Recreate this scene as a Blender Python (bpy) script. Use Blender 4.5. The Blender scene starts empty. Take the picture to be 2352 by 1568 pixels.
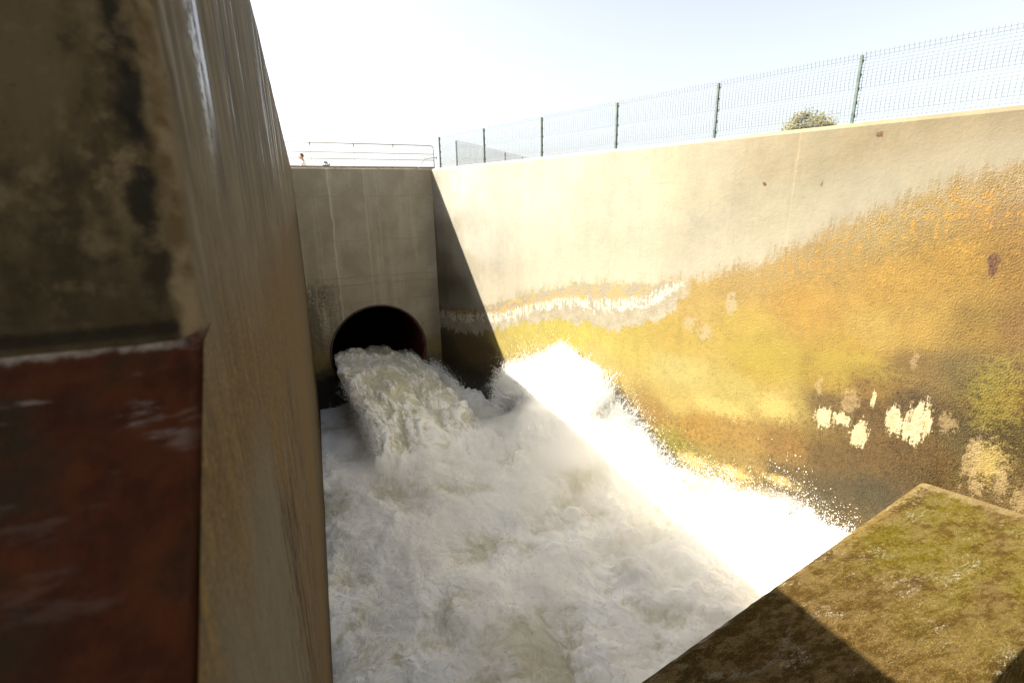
import bpy, bmesh, math, random
import numpy as np
from mathutils import Vector, Matrix
random.seed(7); RNG = np.random.default_rng(7)
C = bpy.context.scene.collection
R_ = math.radians

# ------------------------------------------------------------------ camera model (eye at the world origin)
CR = np.array([0.92403103, -0.38192637, -0.01728877])
CU = np.array([0.11998657, 0.24676514, 0.96161853])
CF = np.array([0.36300121, 0.89063978, -0.27384468])
FPX, FW, FH = 1138.0, 2352.0, 1568.0
def at(px, py, Y):
    r = CF + CR*(px-FW/2)/FPX - CU*(py-FH/2)/FPX
    return r*Y/r[1]

# ------------------------------------------------------------------ numpy gradient noise
_perm = RNG.permutation(256); _perm = np.concatenate([_perm, _perm, _perm])
_g = RNG.normal(size=(256, 3)); _g /= np.linalg.norm(_g, axis=1)[:, None]
def pn(x, y, z):
    xi = np.floor(x).astype(int); yi = np.floor(y).astype(int); zi = np.floor(z).astype(int)
    xf, yf, zf = x-xi, y-yi, z-zi
    u = xf**3*(xf*(xf*6-15)+10); v = yf**3*(yf*(yf*6-15)+10); w = zf**3*(zf*(zf*6-15)+10)
    xi &= 255; yi &= 255; zi &= 255
    def gr(a, b, c):
        h = _perm[_perm[_perm[(xi+a) & 255]+((yi+b) & 255)]+((zi+c) & 255)]
        G = _g[h]
        return G[:, 0]*(xf-a)+G[:, 1]*(yf-b)+G[:, 2]*(zf-c)
    def L(a, b, t): return a+(b-a)*t
    x0 = L(L(gr(0,0,0), gr(1,0,0), u), L(gr(0,1,0), gr(1,1,0), u), v)
    x1 = L(L(gr(0,0,1), gr(1,0,1), u), L(gr(0,1,1), gr(1,1,1), u), v)
    return L(x0, x1, w)*1.6
def fbm(x, y, z, o=4, billow=False, gain=.5):
    s = 0; a = 1; t = 0
    for i in range(o):
        n = pn(x*2**i+11.3*i, y*2**i-7.1*i, z*2**i+3.7*i)
        s = s+a*((np.sqrt(n*n+.018)-.05) if billow else n); t += a; a *= gain
    return s/t
def sst(x, a, b):
    t = np.clip((x-a)/(b-a), 0, 1); return t*t*(3-2*t)

# ------------------------------------------------------------------ object helpers
def tag(o, label=None, cat=None, group=None, kind=None):
    if label: o['label'] = label
    if cat: o['category'] = cat
    if group: o['group'] = group
    if kind: o['kind'] = kind
    return o
def empty(name, loc=(0,0,0), rz=0):
    o = bpy.data.objects.new(name, None); C.objects.link(o); o.location = loc; o.rotation_euler = (0,0,rz); o.empty_display_size = .1
    return o
def link(name, me, mat=None, parent=None):
    o = bpy.data.objects.new(name, me); C.objects.link(o)
    if mat: me.materials.append(mat)
    if parent: o.parent = parent
    return o
def smooth(me, on=True):
    me.polygons.foreach_set('use_smooth', [on]*len(me.polygons))
def np_mesh(name, co, quads, attrs=None, tris=None):
    me = bpy.data.meshes.new(name)
    co = np.asarray(co, np.float32); fl = []; ls = []; n = 0
    me.vertices.add(len(co)); me.vertices.foreach_set('co', co.ravel())
    quads = np.asarray(quads if quads is not None else np.zeros((0,4)), np.int32).reshape(-1,4)
    tris = np.asarray(tris if tris is not None else np.zeros((0,3)), np.int32).reshape(-1,3)
    idx = np.concatenate([quads.ravel(), tris.ravel()])
    st = np.concatenate([np.arange(len(quads))*4, len(quads)*4+np.arange(len(tris))*3]).astype(np.int32)
    me.loops.add(len(idx)); me.loops.foreach_set('vertex_index', idx)
    me.polygons.add(len(st)); me.polygons.foreach_set('loop_start', st)
    me.update(calc_edges=True); me.validate()
    for k, v in (attrs or {}).items():
        a = me.attributes.new(k, 'FLOAT', 'POINT'); a.data.foreach_set('value', np.asarray(v, np.float32).ravel())
    return me
def grid_quads(nu, nv):                                   # index = i*nv + j
    i, j = np.meshgrid(np.arange(nu-1), np.arange(nv-1), indexing='ij')
    a = i*nv+j
    return np.stack([a, a+nv, a+nv+1, a+1], -1).reshape(-1, 4)
def bm_obj(name, bm, mat, parent=None, sm=False):
    me = bpy.data.meshes.new(name); bmesh.ops.recalc_face_normals(bm, faces=bm.faces); bm.to_mesh(me); bm.free()
    if sm: smooth(me)
    return link(name, me, mat, parent)
def add_box(bm, a, b, bevel=0):
    a, b = Vector(a), Vector(b)
    r = bmesh.ops.create_cube(bm, size=1)
    for v in r['verts']:
        v.co = Vector(((a.x+b.x)/2+v.co.x*(b.x-a.x), (a.y+b.y)/2+v.co.y*(b.y-a.y), (a.z+b.z)/2+v.co.z*(b.z-a.z)))
    if bevel:
        es = list({e for v in r['verts'] for e in v.link_edges})
        bmesh.ops.bevel(bm, geom=es, offset=bevel, segments=2, affect='EDGES', profile=.6)
def add_tube(bm, pts, r, n=10, cap=True):
    pts = [Vector(p) for p in pts]; rings = []
    rr = r if isinstance(r, (list, tuple)) else [r]*len(pts)
    for i, p in enumerate(pts):
        d = (pts[min(i+1, len(pts)-1)]-pts[max(i-1, 0)]).normalized()
        up = Vector((0,0,1)) if abs(d.z) < .9 else Vector((0,1,0))
        a = d.cross(up).normalized(); b = a.cross(d)
        rings.append([bm.verts.new(p+(a*math.cos(2*math.pi*k/n)+b*math.sin(2*math.pi*k/n))*rr[i]) for k in range(n)])
    for A, B in zip(rings, rings[1:]):
        for k in range(n): bm.faces.new((A[k], A[(k+1)%n], B[(k+1)%n], B[k]))
    if cap: bm.faces.new(rings[0]); bm.faces.new(rings[-1])

# ------------------------------------------------------------------ material helper
class Mat:
    def __init__(s, name):
        s.m = bpy.data.materials.new(name); s.m.use_nodes = True; s.t = s.m.node_tree; s.t.nodes.clear()
        s.outn = s.t.nodes.new('ShaderNodeOutputMaterial')
        s.co = s.t.nodes.new('ShaderNodeTexCoord').outputs['Object']
    def put(s, sock, v):
        if isinstance(v, bpy.types.NodeSocket): s.t.links.new(v, sock)
        elif isinstance(v, (tuple, list)) and sock.type == 'RGBA': sock.default_value = tuple(v)+(1,) if len(v) == 3 else v
        else: sock.default_value = v
    def attr(s, n):
        a = s.t.nodes.new('ShaderNodeAttribute'); a.attribute_name = n; return a.outputs['Fac']
    def vec(s, sc, off=(0,0,0), v=None):
        n = s.t.nodes.new('ShaderNodeMapping'); s.put(n.inputs['Vector'], v or s.co)
        n.inputs['Scale'].default_value = sc; n.inputs['Location'].default_value = off; return n.outputs[0]
    def noise(s, scale=1, detail=6, rough=.55, v=None, dist=0, col=False):
        n = s.t.nodes.new('ShaderNodeTexNoise'); s.put(n.inputs['Vector'], v or s.co)
        n.inputs['Scale'].default_value = scale; n.inputs['Detail'].default_value = detail; n.inputs['Roughness'].default_value = rough
        n.inputs['Distortion'].default_value = dist; return n.outputs['Color' if col else 'Fac']
    def vor(s, scale, v=None, feat='F1', out='Distance', rnd=1):
        n = s.t.nodes.new('ShaderNodeTexVoronoi'); n.feature = feat; s.put(n.inputs['Vector'], v or s.co)
        n.inputs['Scale'].default_value = scale; n.inputs['Randomness'].default_value = rnd; return n.outputs[out]
    def xyz(s):
        n = s.t.nodes.new('ShaderNodeSeparateXYZ'); s.put(n.inputs[0], s.co); return n.outputs
    def op(s, o, a, b=0., c=None, clamp=False):
        n = s.t.nodes.new('ShaderNodeMath'); n.operation = o; n.use_clamp = clamp
        s.put(n.inputs[0], a); s.put(n.inputs[1], b)
        if c is not None: s.put(n.inputs[2], c)
        return n.outputs[0]
    def add(s, a, b): return s.op('ADD', a, b)
    def mul(s, a, b): return s.op('MULTIPLY', a, b)
    def jag(s, a, n, amp): return s.op('MULTIPLY_ADD', s.add(n, -.5), amp, a)      # a + (n-.5)*amp
    def ss(s, x, lo, hi, a=0., b=1.):
        n = s.t.nodes.new('ShaderNodeMapRange'); n.interpolation_type = 'SMOOTHSTEP'
        flip = lo > hi
        if flip: lo, hi, a, b = hi, lo, b, a
        s.put(n.inputs['Value'], x); n.inputs['From Min'].default_value = lo; n.inputs['From Max'].default_value = hi
        n.inputs['To Min'].default_value = a; n.inputs['To Max'].default_value = b; return n.outputs[0]
    def mix(s, f, a, b, mode='MIX'):
        n = s.t.nodes.new('ShaderNodeMix'); n.data_type = 'RGBA'; n.blend_type = mode
        s.put(n.inputs[0], f); s.put(n.inputs[6], a); s.put(n.inputs[7], b); return n.outputs[2]
    def bump(s, h, strength=.3, dist=.02, nrm=None):
        n = s.t.nodes.new('ShaderNodeBump'); s.put(n.inputs['Strength'], strength); n.inputs['Distance'].default_value = dist
        s.put(n.inputs['Height'], h)
        if nrm is not None: s.put(n.inputs['Normal'], nrm)
        return n.outputs[0]
    def pbr(s, col, rough=.6, nrm=None, metal=0., spec=.5, **kw):
        n = s.t.nodes.new('ShaderNodeBsdfPrincipled'); s.put(n.inputs['Base Color'], col); s.put(n.inputs['Roughness'], rough)
        s.put(n.inputs['Metallic'], metal); s.put(n.inputs['Specular IOR Level'], spec)
        if nrm is not None: s.put(n.inputs['Normal'], nrm)
        for k, v in kw.items(): s.put(n.inputs[k.replace('_', ' ')], v)
        s.t.links.new(n.outputs[0], s.outn.inputs['Surface']); return s.m
def plain(name, col, rough=.5, metal=0., var=.25, sc=8, bump=.1):
    m = Mat(name); n = m.noise(sc, 6, .6)
    dark = tuple(c*(1-var) for c in col); lite = tuple(min(1, c*(1+var)) for c in col)
    return m.pbr(m.mix(m.ss(n, .3, .7), dark, lite), rough, m.bump(m.noise(sc*6, 4), bump, .004), metal)

# ------------------------------------------------------------------ layout numbers (metres)
ZT = 1.232                                   # top of the channel walls above the eye
BL = np.array([-.129, 19.905]); BR = np.array([4.915, 20.124])       # back wall corners
KX, BX = -.331096, 11.5776                   # right wall: x = KX*y + BX
def XR(y): return KX*y+BX
ZG = .2                                      # ground outside the walls
ZB = -9.2                                    # channel bed
def curve(pts, y):
    p = np.array(sorted(pts)); return np.interp(y, p[:, 0], p[:, 1])

# ------------------------------------------------------------------ RIGHT WALL
UPPER = [(22,-4.5),(19.46,-4.29),(17.47,-3.97),(14.12,-2.81),(12.2,-2.35),(10.33,-2.16),(9.63,-2.03),(8.71,-1.67),(7.82,-1.33),(7.06,-.94),(6.73,-.59),(6.1,-.34),(5.54,-.05),(5.04,.21),(4.35,.37),(3,.62),(-12,.8)]
GRAY = [(22,-4.7),(18.61,-4.6),(16.25,-4.14),(14.71,-3.58),(13.22,-3.12),(11.62,-3.0),(10.54,-2.75),(9.82,-2.3),(9.0,-1.4),(6,.5),(-12,2)]
YEL = [(22,-5.3),(18.07,-5.0),(16.75,-4.65),(15.57,-4.18),(13.57,-3.62),(12.7,-3.6),(11.6,-3.61),(10.77,-3.37),(9.9,-2.9),(9.3,-2.2),(8.7,-1.2),(6,.8),(-12,2)]
PALE = [(22,-7),(16.8,-5.6),(14.12,-4.62),(11.56,-4.5),(10.16,-4.6),(8.45,-4.38),(7.07,-4.11),(6.5,-4.03),(-12,-4)]
BROWN = [(22,-5.2),(18.5,-5.4),(16.08,-6.0),(14.32,-5.5),(13.18,-5.35),(11.52,-5.5),(10.11,-5.6),(8.9,-5.5),(7.85,-5.28),(6.97,-4.95),(6.6,-4.03),(5.98,-3.5),(5.35,-3.24),(4.75,-3.2),(4.27,-2.86),(3.83,-2.53),(2.5,-2.2),(-12,-2)]
DARK = [(22,-5.4),(19,-5.7),(17,-6.2),(16.1,-6.5),(13.17,-6.1),(10.86,-6.76),(10.01,-6.96),(8.78,-6.8),(7.71,-6.67),(6.8,-6.34),(6.02,-5.96),(5.34,-5.52),(4.8,-4.8),(3.59,-3.88),(-12,-3)]
# stain colours at points of the wall, some vignette and glare baked in: (y, z, r, g, b)
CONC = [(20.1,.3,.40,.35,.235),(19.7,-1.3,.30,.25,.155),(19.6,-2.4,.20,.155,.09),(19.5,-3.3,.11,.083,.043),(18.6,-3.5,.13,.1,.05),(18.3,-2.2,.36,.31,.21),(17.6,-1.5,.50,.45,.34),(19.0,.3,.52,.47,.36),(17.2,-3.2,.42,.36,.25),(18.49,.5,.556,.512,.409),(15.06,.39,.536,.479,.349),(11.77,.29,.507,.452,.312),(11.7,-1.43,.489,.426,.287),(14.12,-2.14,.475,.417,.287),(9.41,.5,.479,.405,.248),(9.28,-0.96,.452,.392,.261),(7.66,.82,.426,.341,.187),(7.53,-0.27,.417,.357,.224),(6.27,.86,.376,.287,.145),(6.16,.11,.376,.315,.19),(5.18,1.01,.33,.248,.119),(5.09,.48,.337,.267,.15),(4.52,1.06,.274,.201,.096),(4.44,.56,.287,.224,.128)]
FILM = [(16.28,-5.05,.489,.33,.065),(15.14,-4.33,.498,.349,.058),(13.2,-3.95,.507,.36,.052),(10.88,-3.86,.489,.33,.052),(9.63,-3.47,.452,.277,.04),(9.15,-2.5,.443,.261,.058),(8.21,-1.86,.388,.215,.046),(8.11,-2.84,.43,.261,.035),(7.55,-3.74,.409,.245,.026),(9.57,-4.27,.489,.349,.098),(12.33,-4.87,.475,.323,.089),(14.12,-5.49,.349,.201,.052),(11.52,-5.33,.43,.277,.065),(9.51,-5.1,.452,.294,.065),(7.95,-4.38,.43,.294,.065),(7.04,-4.3,.409,.261,.052),(10.1,-5.54,.312,.162,.026),(8.88,-5.61,.33,.162,.018),(7.84,-5.45,.294,.15,.022),(6.92,-5.31,.215,.098,.012),(6.9,-2.15,.401,.201,.026),(6.62,-1.42,.349,.187,.035),(6.07,-2.89,.388,.215,.022),(6.33,-3.6,.33,.187,.015),(6.03,-0.8,.312,.174,.035),(5.6,-1.56,.368,.187,.022),(5.78,-2.49,.417,.236,.04),(5.19,-2.29,.376,.201,.03),(5.07,-3.08,.174,.089,.018),(5.64,-3.49,.201,.098,.012),(6.26,-4.15,.128,.065,.015),(5.55,-4.1,.098,.046,.01),(4.97,-3.72,.073,.037,.01),(4.52,-2.93,.138,.081,.018),(4.83,-1.1,.33,.162,.015),(5.21,-0.41,.277,.15,.026),(4.71,-0.26,.294,.138,.018),(4.33,-0.26,.23,.107,.02),(4.19,-1.05,.23,.107,.013),(4.39,-2.14,.254,.132,.016),(4.01,-2.06,.187,.089,.016),(4.23,-3.08,.107,.065,.007),(3.83,-3.12,.132,.061,.007),(3.7,-3.84,.065,.037,.006),(4.18,-4.03,.073,.044,.012),(4.81,-4.72,.089,.04,.006),(5.42,-4.98,.098,.046,.007),(6.11,-5.28,.098,.048,.007),(6.83,-6.13,.081,.044,.008),(6.02,-5.96,.056,.033,.008),(5.32,-5.71,.046,.03,.01),(7.77,-6.11,.245,.138,.026),(8.8,-6.56,.277,.187,.04),(9.4,-6.44,.15,.107,.012),(10.01,-6.96,.128,.081,.022),(10.24,-7.61,.098,.073,.03),(4.76,-5.06,.065,.033,.006),(3.92,-4.92,.117,.065,.018),(19.49,-4.63,.129,.093,.044),(18.04,-4.55,.165,.113,.048),(19.93,-6.05,.062,.039,.015),(18.11,-5.63,.143,.075,.018),(17.03,-5.39,.157,.083,.02),(19.75,-7.58,.011,.008,.004),(17.64,-6.97,.031,.019,.006),(16.33,-6.42,.078,.046,.012)]
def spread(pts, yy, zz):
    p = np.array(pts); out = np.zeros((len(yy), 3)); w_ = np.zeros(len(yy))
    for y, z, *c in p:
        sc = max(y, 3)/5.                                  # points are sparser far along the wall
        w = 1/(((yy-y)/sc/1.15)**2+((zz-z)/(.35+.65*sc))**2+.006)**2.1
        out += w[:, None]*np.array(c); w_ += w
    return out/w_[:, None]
def build_right_wall(mat):
    Y0, Y1 = -8., 20.6
    ys = np.concatenate([np.arange(Y0, 2, .35), np.arange(2, 20.6, .06), [Y1]])
    zs = np.linspace(ZB, ZT-.07, 168)
    yy, zz = np.meshgrid(ys, zs, indexing='ij'); yy = yy.ravel(); zz = zz.ravel()
    co = np.stack([XR(yy)+.004*pn(yy*1.3, zz*1.3, yy*0), yy, zz], 1)
    q = grid_quads(len(ys), len(zs))
    def blob(pts):
        v = np.zeros(len(yy))
        for (y, z, ry, rz) in pts: v = np.maximum(v, 1-np.sqrt(((yy-y)/ry)**2+((zz-z)/rz)**2))
        return v
    A = dict(up=zz-curve(UPPER, yy), gy=zz-curve(GRAY, yy), ye=zz-curve(YEL, yy), pa=zz-curve(PALE, yy), br=zz-curve(BROWN, yy), dk=zz-curve(DARK, yy))
    A['chip'] = blob([(6.28,-4.45,.26,.34),(5.66,-4.55,.22,.42),(6.0,-4.35,.2,.2),(4.86,-4.02,.24,.62),(5.22,-4.1,.16,.42),(4.98,-4.25,.2,.3),(5.55,-3.75,.05,.35)])
    A['worn'] = blob([(4.1,-4.4,.2,.9),(3.7,-4.7,.14,.6),(3.45,-4.9,.2,.5),(3.95,-4.95,.2,.3),(3.2,-4.6,.15,.6),(4.5,-3.9,.2,.4),(5.9,-3.95,.3,.45),(6.45,-3.8,.12,.5),(5.1,-2.9,.1,.3)])
    A['lit'] = blob([(8.95,-6.55,.9,.45),(7.9,-6.45,.8,.4),(7.2,-4.5,.8,.7),(8.4,-4.9,1.6,.5),(3.9,-4.4,.5,.8),(6.9,-6.2,.8,.3)])
    A['grn'] = blob([(9.6,-6.2,.8,.7),(6.0,-3.2,1.2,.5),(4.0,-3.2,.5,1.1),(13.4,-4.2,1.2,.5),(7.5,-3.4,1.6,.9)])
    A['rust'] = blob([(4.42,-1.05,.10,.17),(4.40,-1.2,.07,.2),(6.17,1.0,.07,.07),(6.94,.2,.04,.10),(7.95,.22,.05,.06),(4.25,-1.55,.04,.12),(4.62,.33,.03,.08)])
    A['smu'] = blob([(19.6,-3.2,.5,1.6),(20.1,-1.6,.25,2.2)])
    A['bare'] = blob([(8.35,-2.35,.14,.35),(9.2,-3.0,.3,.2),(8.9,-3.15,.2,.25)])
    # top bevel, top face, outer face, ends
    n0 = len(co); m = len(ys)
    prof = [(-.0, ZT-.07), (.05, ZT), (.42, ZT), (.42, ZB)]
    ex = []; ring = np.array([i*len(zs)+len(zs)-1 for i in range(m)])
    nx, ny = 1/math.hypot(1, KX), -KX/math.hypot(1, KX)
    for (d, z) in prof[1:]:
        ex.append(np.stack([XR(ys)+nx*d, ys+ny*d, np.full(m, z)], 1))
    co = np.concatenate([co]+ex); rows = [ring]+[n0+k*m+np.arange(m) for k in range(3)]
    qs = [q]
    for a, b in zip(rows, rows[1:]): qs.append(np.stack([a[:-1], a[1:], b[1:], b[:-1]], 1))
    pad = lambda v, k: np.concatenate([v, np.tile(v.reshape(m, -1)[:, -1], 3)])
    A = {k: pad(v, k) for k, v in A.items()}
    me = np_mesh('channel_wall', co, np.concatenate(qs), A); smooth(me)
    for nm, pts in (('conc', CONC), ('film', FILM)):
        c = spread(pts, co[:, 1], np.minimum(co[:, 2], ZT)); c = (np.array([.455,.515,.50]) if nm == 'film' else (.40+.15*sst(co[:, 1], 6, 13))[:, None]*np.array([.98,1.0,1.04]))*(c*.92+.08*c.mean(1)[:, None]); c = c*(np.maximum(c.mean(1), .02)/.25)[:, None]**-.12; a = me.attributes.new(nm, 'FLOAT_VECTOR', 'POINT'); a.data.foreach_set('vector', c.astype(np.float32).ravel())  # concrete darkened towards the near end, imitating vignette and glare
    try: me.set_sharp_from_angle(angle=R_(25))
    except Exception: pass
    o = link('channel_wall', me, mat)
    return tag(o, 'sunlit cream concrete wall streaked yellow, orange and brown, with mesh fence along its top', 'wall')

def right_mat():
    m = Mat('stained_concrete'); X = m.xyz(); Y, Z = X[1], X[2]
    def avec(n):
        a = m.t.nodes.new('ShaderNodeAttribute'); a.attribute_name = n; return a.outputs['Vector']
    def shade(c, f):                                   # c * f (grey factor)
        n = m.t.nodes.new('ShaderNodeVectorMath'); n.operation = 'SCALE'; m.put(n.inputs[0], c); m.put(n.inputs['Scale'], f); return n.outputs[0]
    nA = m.noise(.55, 7, .6); nB = m.noise(3.2, 9, .68); nC = m.noise(11, 8, .68); nF = m.noise(48, 5, .65); nG = m.noise(130, 3, .6)
    nV = m.noise(1, 7, .62, m.vec((4.5, 4.5, .55))); nV2 = m.noise(1, 6, .65, m.vec((15, 15, 1.6))); nV3 = m.noise(1, 5, .6, m.vec((2, 2, .12)))
    near = m.ss(Y, 10, 6)
    # concrete
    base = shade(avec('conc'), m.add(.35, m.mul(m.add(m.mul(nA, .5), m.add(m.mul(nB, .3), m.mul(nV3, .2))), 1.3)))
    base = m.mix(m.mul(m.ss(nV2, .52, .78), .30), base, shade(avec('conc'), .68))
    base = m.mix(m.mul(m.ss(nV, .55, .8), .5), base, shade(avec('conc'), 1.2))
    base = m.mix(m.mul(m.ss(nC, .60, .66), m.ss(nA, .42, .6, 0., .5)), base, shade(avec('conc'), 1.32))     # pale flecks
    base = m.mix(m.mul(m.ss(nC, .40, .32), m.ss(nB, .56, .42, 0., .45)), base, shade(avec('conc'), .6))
    gb = m.mul(m.ss(m.jag(m.attr('up'), nA, 1.2), 1.2, .1), .5)
    base = m.mix(gb, base, m.mix(.5, base, (.30,.27,.205)))
    pit = m.mul(m.ss(m.vor(5.5), .045, .02), m.ss(nB, .48, .58)); base = m.mix(pit, base, (.13,.09,.05))
    for z, a in ((.33, .5), (-.75, .3), (-1.9, .3)):                                             # pour lines
        dz = m.op('ABSOLUTE', m.add(m.jag(Z, nB, .05), -z))
        base = m.mix(m.mul(m.mul(m.ss(dz, .016, .0), a), m.ss(nA, .46, .58)), base, (.22,.165,.095))
    for y, a in ((7.4, .35), (13.0, .3), (9.9, .25), (16.9, .3)):                                # rusty runs
        dy = m.op('ABSOLUTE', m.add(m.jag(m.jag(Y, nB, .12), nV, .1), -y))
        base = m.mix(m.mul(m.mul(m.ss(dy, .03, .0), a), m.ss(nV3, .4, .6)), base, (.36,.25,.13))
    # growth film: the big colour follows the water line, its texture is lumpy and flaking
    var = m.add(.42, m.mul(m.add(m.mul(nB, .42), m.add(m.mul(nC, .42), m.add(m.mul(nF, .26), m.mul(nV, .1)))), .97))
    film = shade(avec('film'), var)
    film = m.mix(m.mul(m.ss(m.jag(nC, nF, .5), .60, .72), .55), film, shade(avec('film'), 1.45))
    film = m.mix(m.mul(m.ss(m.jag(nC, nF, .7), .42, .30), .6), film, shade(avec('film'), .45))
    crust = m.noise(2.1, 9, .74, m.vec((1, 1, 1), (3.1, 7.7, 1.3)))
    film = m.mix(m.mul(m.ss(m.jag(crust, nC, .35), .55, .60), .42), film, shade(avec('film'), .72))
    film = m.mix(m.mul(m.ss(m.jag(crust, nC, .35), .43, .39), .40), film, shade(avec('film'), 1.28))
    film = m.mix(m.mul(m.ss(nV2, .58, .70), .35), film, shade(avec('film'), .62))
    edge = m.ss(m.attr('up'), -1.1, -.05)
    fleck = m.ss(m.jag(m.jag(nC, nV2, .5), nB, .4), .55, .62)
    dull = m.mix(m.ss(nV2, .35, .65), (.155,.115,.055), (.21,.165,.09))
    film = m.mix(m.mul(m.mul(edge, near), m.ss(m.jag(nC, nV2, .6), .62, .42, 0., .8)), film, dull)
    film = m.mix(m.mul(m.mul(m.ss(m.attr('up'), -2.2, -.1), near), m.mul(fleck, .7)), film, (.28,.15,.027))
    bare = m.mul(m.ss(m.attr('bare'), .0, .3), m.ss(m.jag(nB, nC, .6), .42, .5)); film = m.mix(m.mul(bare, .7), film, (.235,.195,.115))
    grn = m.ss(m.jag(m.jag(m.attr('grn'), nC, 1.1), nB, .7), .25, .7); film = m.mix(m.mul(grn, .32), film, (.20,.165,.02))
    up = m.jag(m.jag(m.jag(m.jag(m.attr('up'), nB, .6), nV, .55), nC, .8), nV2, .45)
    # let flakes of film cling above the line and bare flakes show below it
    up = m.jag(up, nF, .25)
    col = m.mix(m.ss(up, .20, -.20), base, film)
    # efflorescence band and bare strip towards the pipe end
    ye = m.jag(m.jag(m.jag(m.attr('ye'), nB, .9), nV, .75), nC, .3)
    gy = m.jag(m.jag(m.jag(m.attr('gy'), nV2, .55), nB, .9), nC, .6)
    inb = m.mul(m.ss(ye, -.015, .015), m.ss(m.jag(m.jag(m.attr('up'), nB, .5), nC, .4), .05, -.02))
    inb = m.mul(inb, m.ss(m.jag(m.jag(Y, nB, 1.2), nC, .8), 9.0, 9.7))
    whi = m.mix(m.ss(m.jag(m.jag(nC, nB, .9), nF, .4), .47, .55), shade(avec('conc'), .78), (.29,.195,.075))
    whi = m.mix(m.mul(m.ss(m.jag(nB, nC, .8), .55, .63), .9), whi, (.36,.20,.05))
    whi = m.mix(m.mul(m.ss(m.jag(m.jag(m.attr('gy'), nB, .7), nC, .4), .34, .20), m.ss(m.jag(m.jag(nV2, nC, .8), nB, .5), .44, .52)), whi, (.36,.335,.27))
    strip = m.mix(m.ss(gy, -.02, .02), m.mix(m.ss(m.jag(nB, nC, .5), .3, .7), (.185,.157,.105), (.25,.22,.158)), whi)
    col = m.mix(inb, col, strip)
    flak = m.mul(m.ss(m.op('ABSOLUTE', ye), .05, .0), m.ss(nC, .5, .6)); col = m.mix(m.mul(m.mul(flak, inb), .6), col, (.12,.08,.03))
    # brown speckle of the lower growth and pale worn clouds
    sp = m.mul(m.ss(m.attr('br'), .5, -.4), m.ss(m.jag(nC, nF, .8), .50, .40)); col = m.mix(m.mul(sp, .55), col, shade(avec('film'), .35))
    lit = m.ss(m.jag(m.jag(m.attr('lit'), nC, 1.3), nF, 1.1), .40, .85); col = m.mix(m.mul(lit, .6), col, (.33,.245,.08))
    spk = m.mul(m.ss(m.jag(nG, nF, .5), .60, .70), m.ss(m.attr('br'), .3, -.4)); col = m.mix(m.mul(spk, .5), col, (.30,.21,.075))
    chip = m.ss(m.jag(m.jag(m.jag(m.attr('chip'), nV2, 1.7), nC, 1.2), nF, .7), .30, .44)
    col = m.mix(m.mul(chip, m.ss(m.attr('chip'), .02, .12)), col, m.mix(m.ss(nC, .35, .65), (.28,.22,.115), (.36,.305,.185)))
    worn = m.ss(m.jag(m.jag(m.jag(m.attr('worn'), nV2, 1.4), nC, 1.3), nF, .9), .42, .62); col = m.mix(m.mul(m.mul(worn, .55), m.ss(m.attr('worn'), .02, .2)), col, m.mix(m.ss(nC, .35, .65), (.17,.115,.048), (.26,.19,.095)))
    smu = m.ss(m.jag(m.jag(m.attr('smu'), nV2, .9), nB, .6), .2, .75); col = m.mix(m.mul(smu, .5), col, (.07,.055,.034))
    rust = m.ss(m.jag(m.jag(m.attr('rust'), nC, .9), nF, .6), .2, .4)
    col = m.mix(m.mul(rust, m.ss(m.attr('rust'), .0, .08)), col, m.mix(m.ss(nF, .4, .6), (.03,.013,.006), (.10,.045,.016)))
    pebble = m.vor(38); low = m.ss(up, .3, -.3)
    h = m.add(m.mul(nF, m.ss(up, .3, -.3, .3, 1.2)), m.add(m.mul(nC, .9), m.add(m.mul(nG, .35), m.mul(m.mul(pebble, low), 1.1))))
    rough = m.jag(m.ss(m.attr('br'), .6, -.8, .75, .45), nC, .3)
    return m.pbr(col, rough, m.bump(h, .42, .022), spec=.35)

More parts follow.
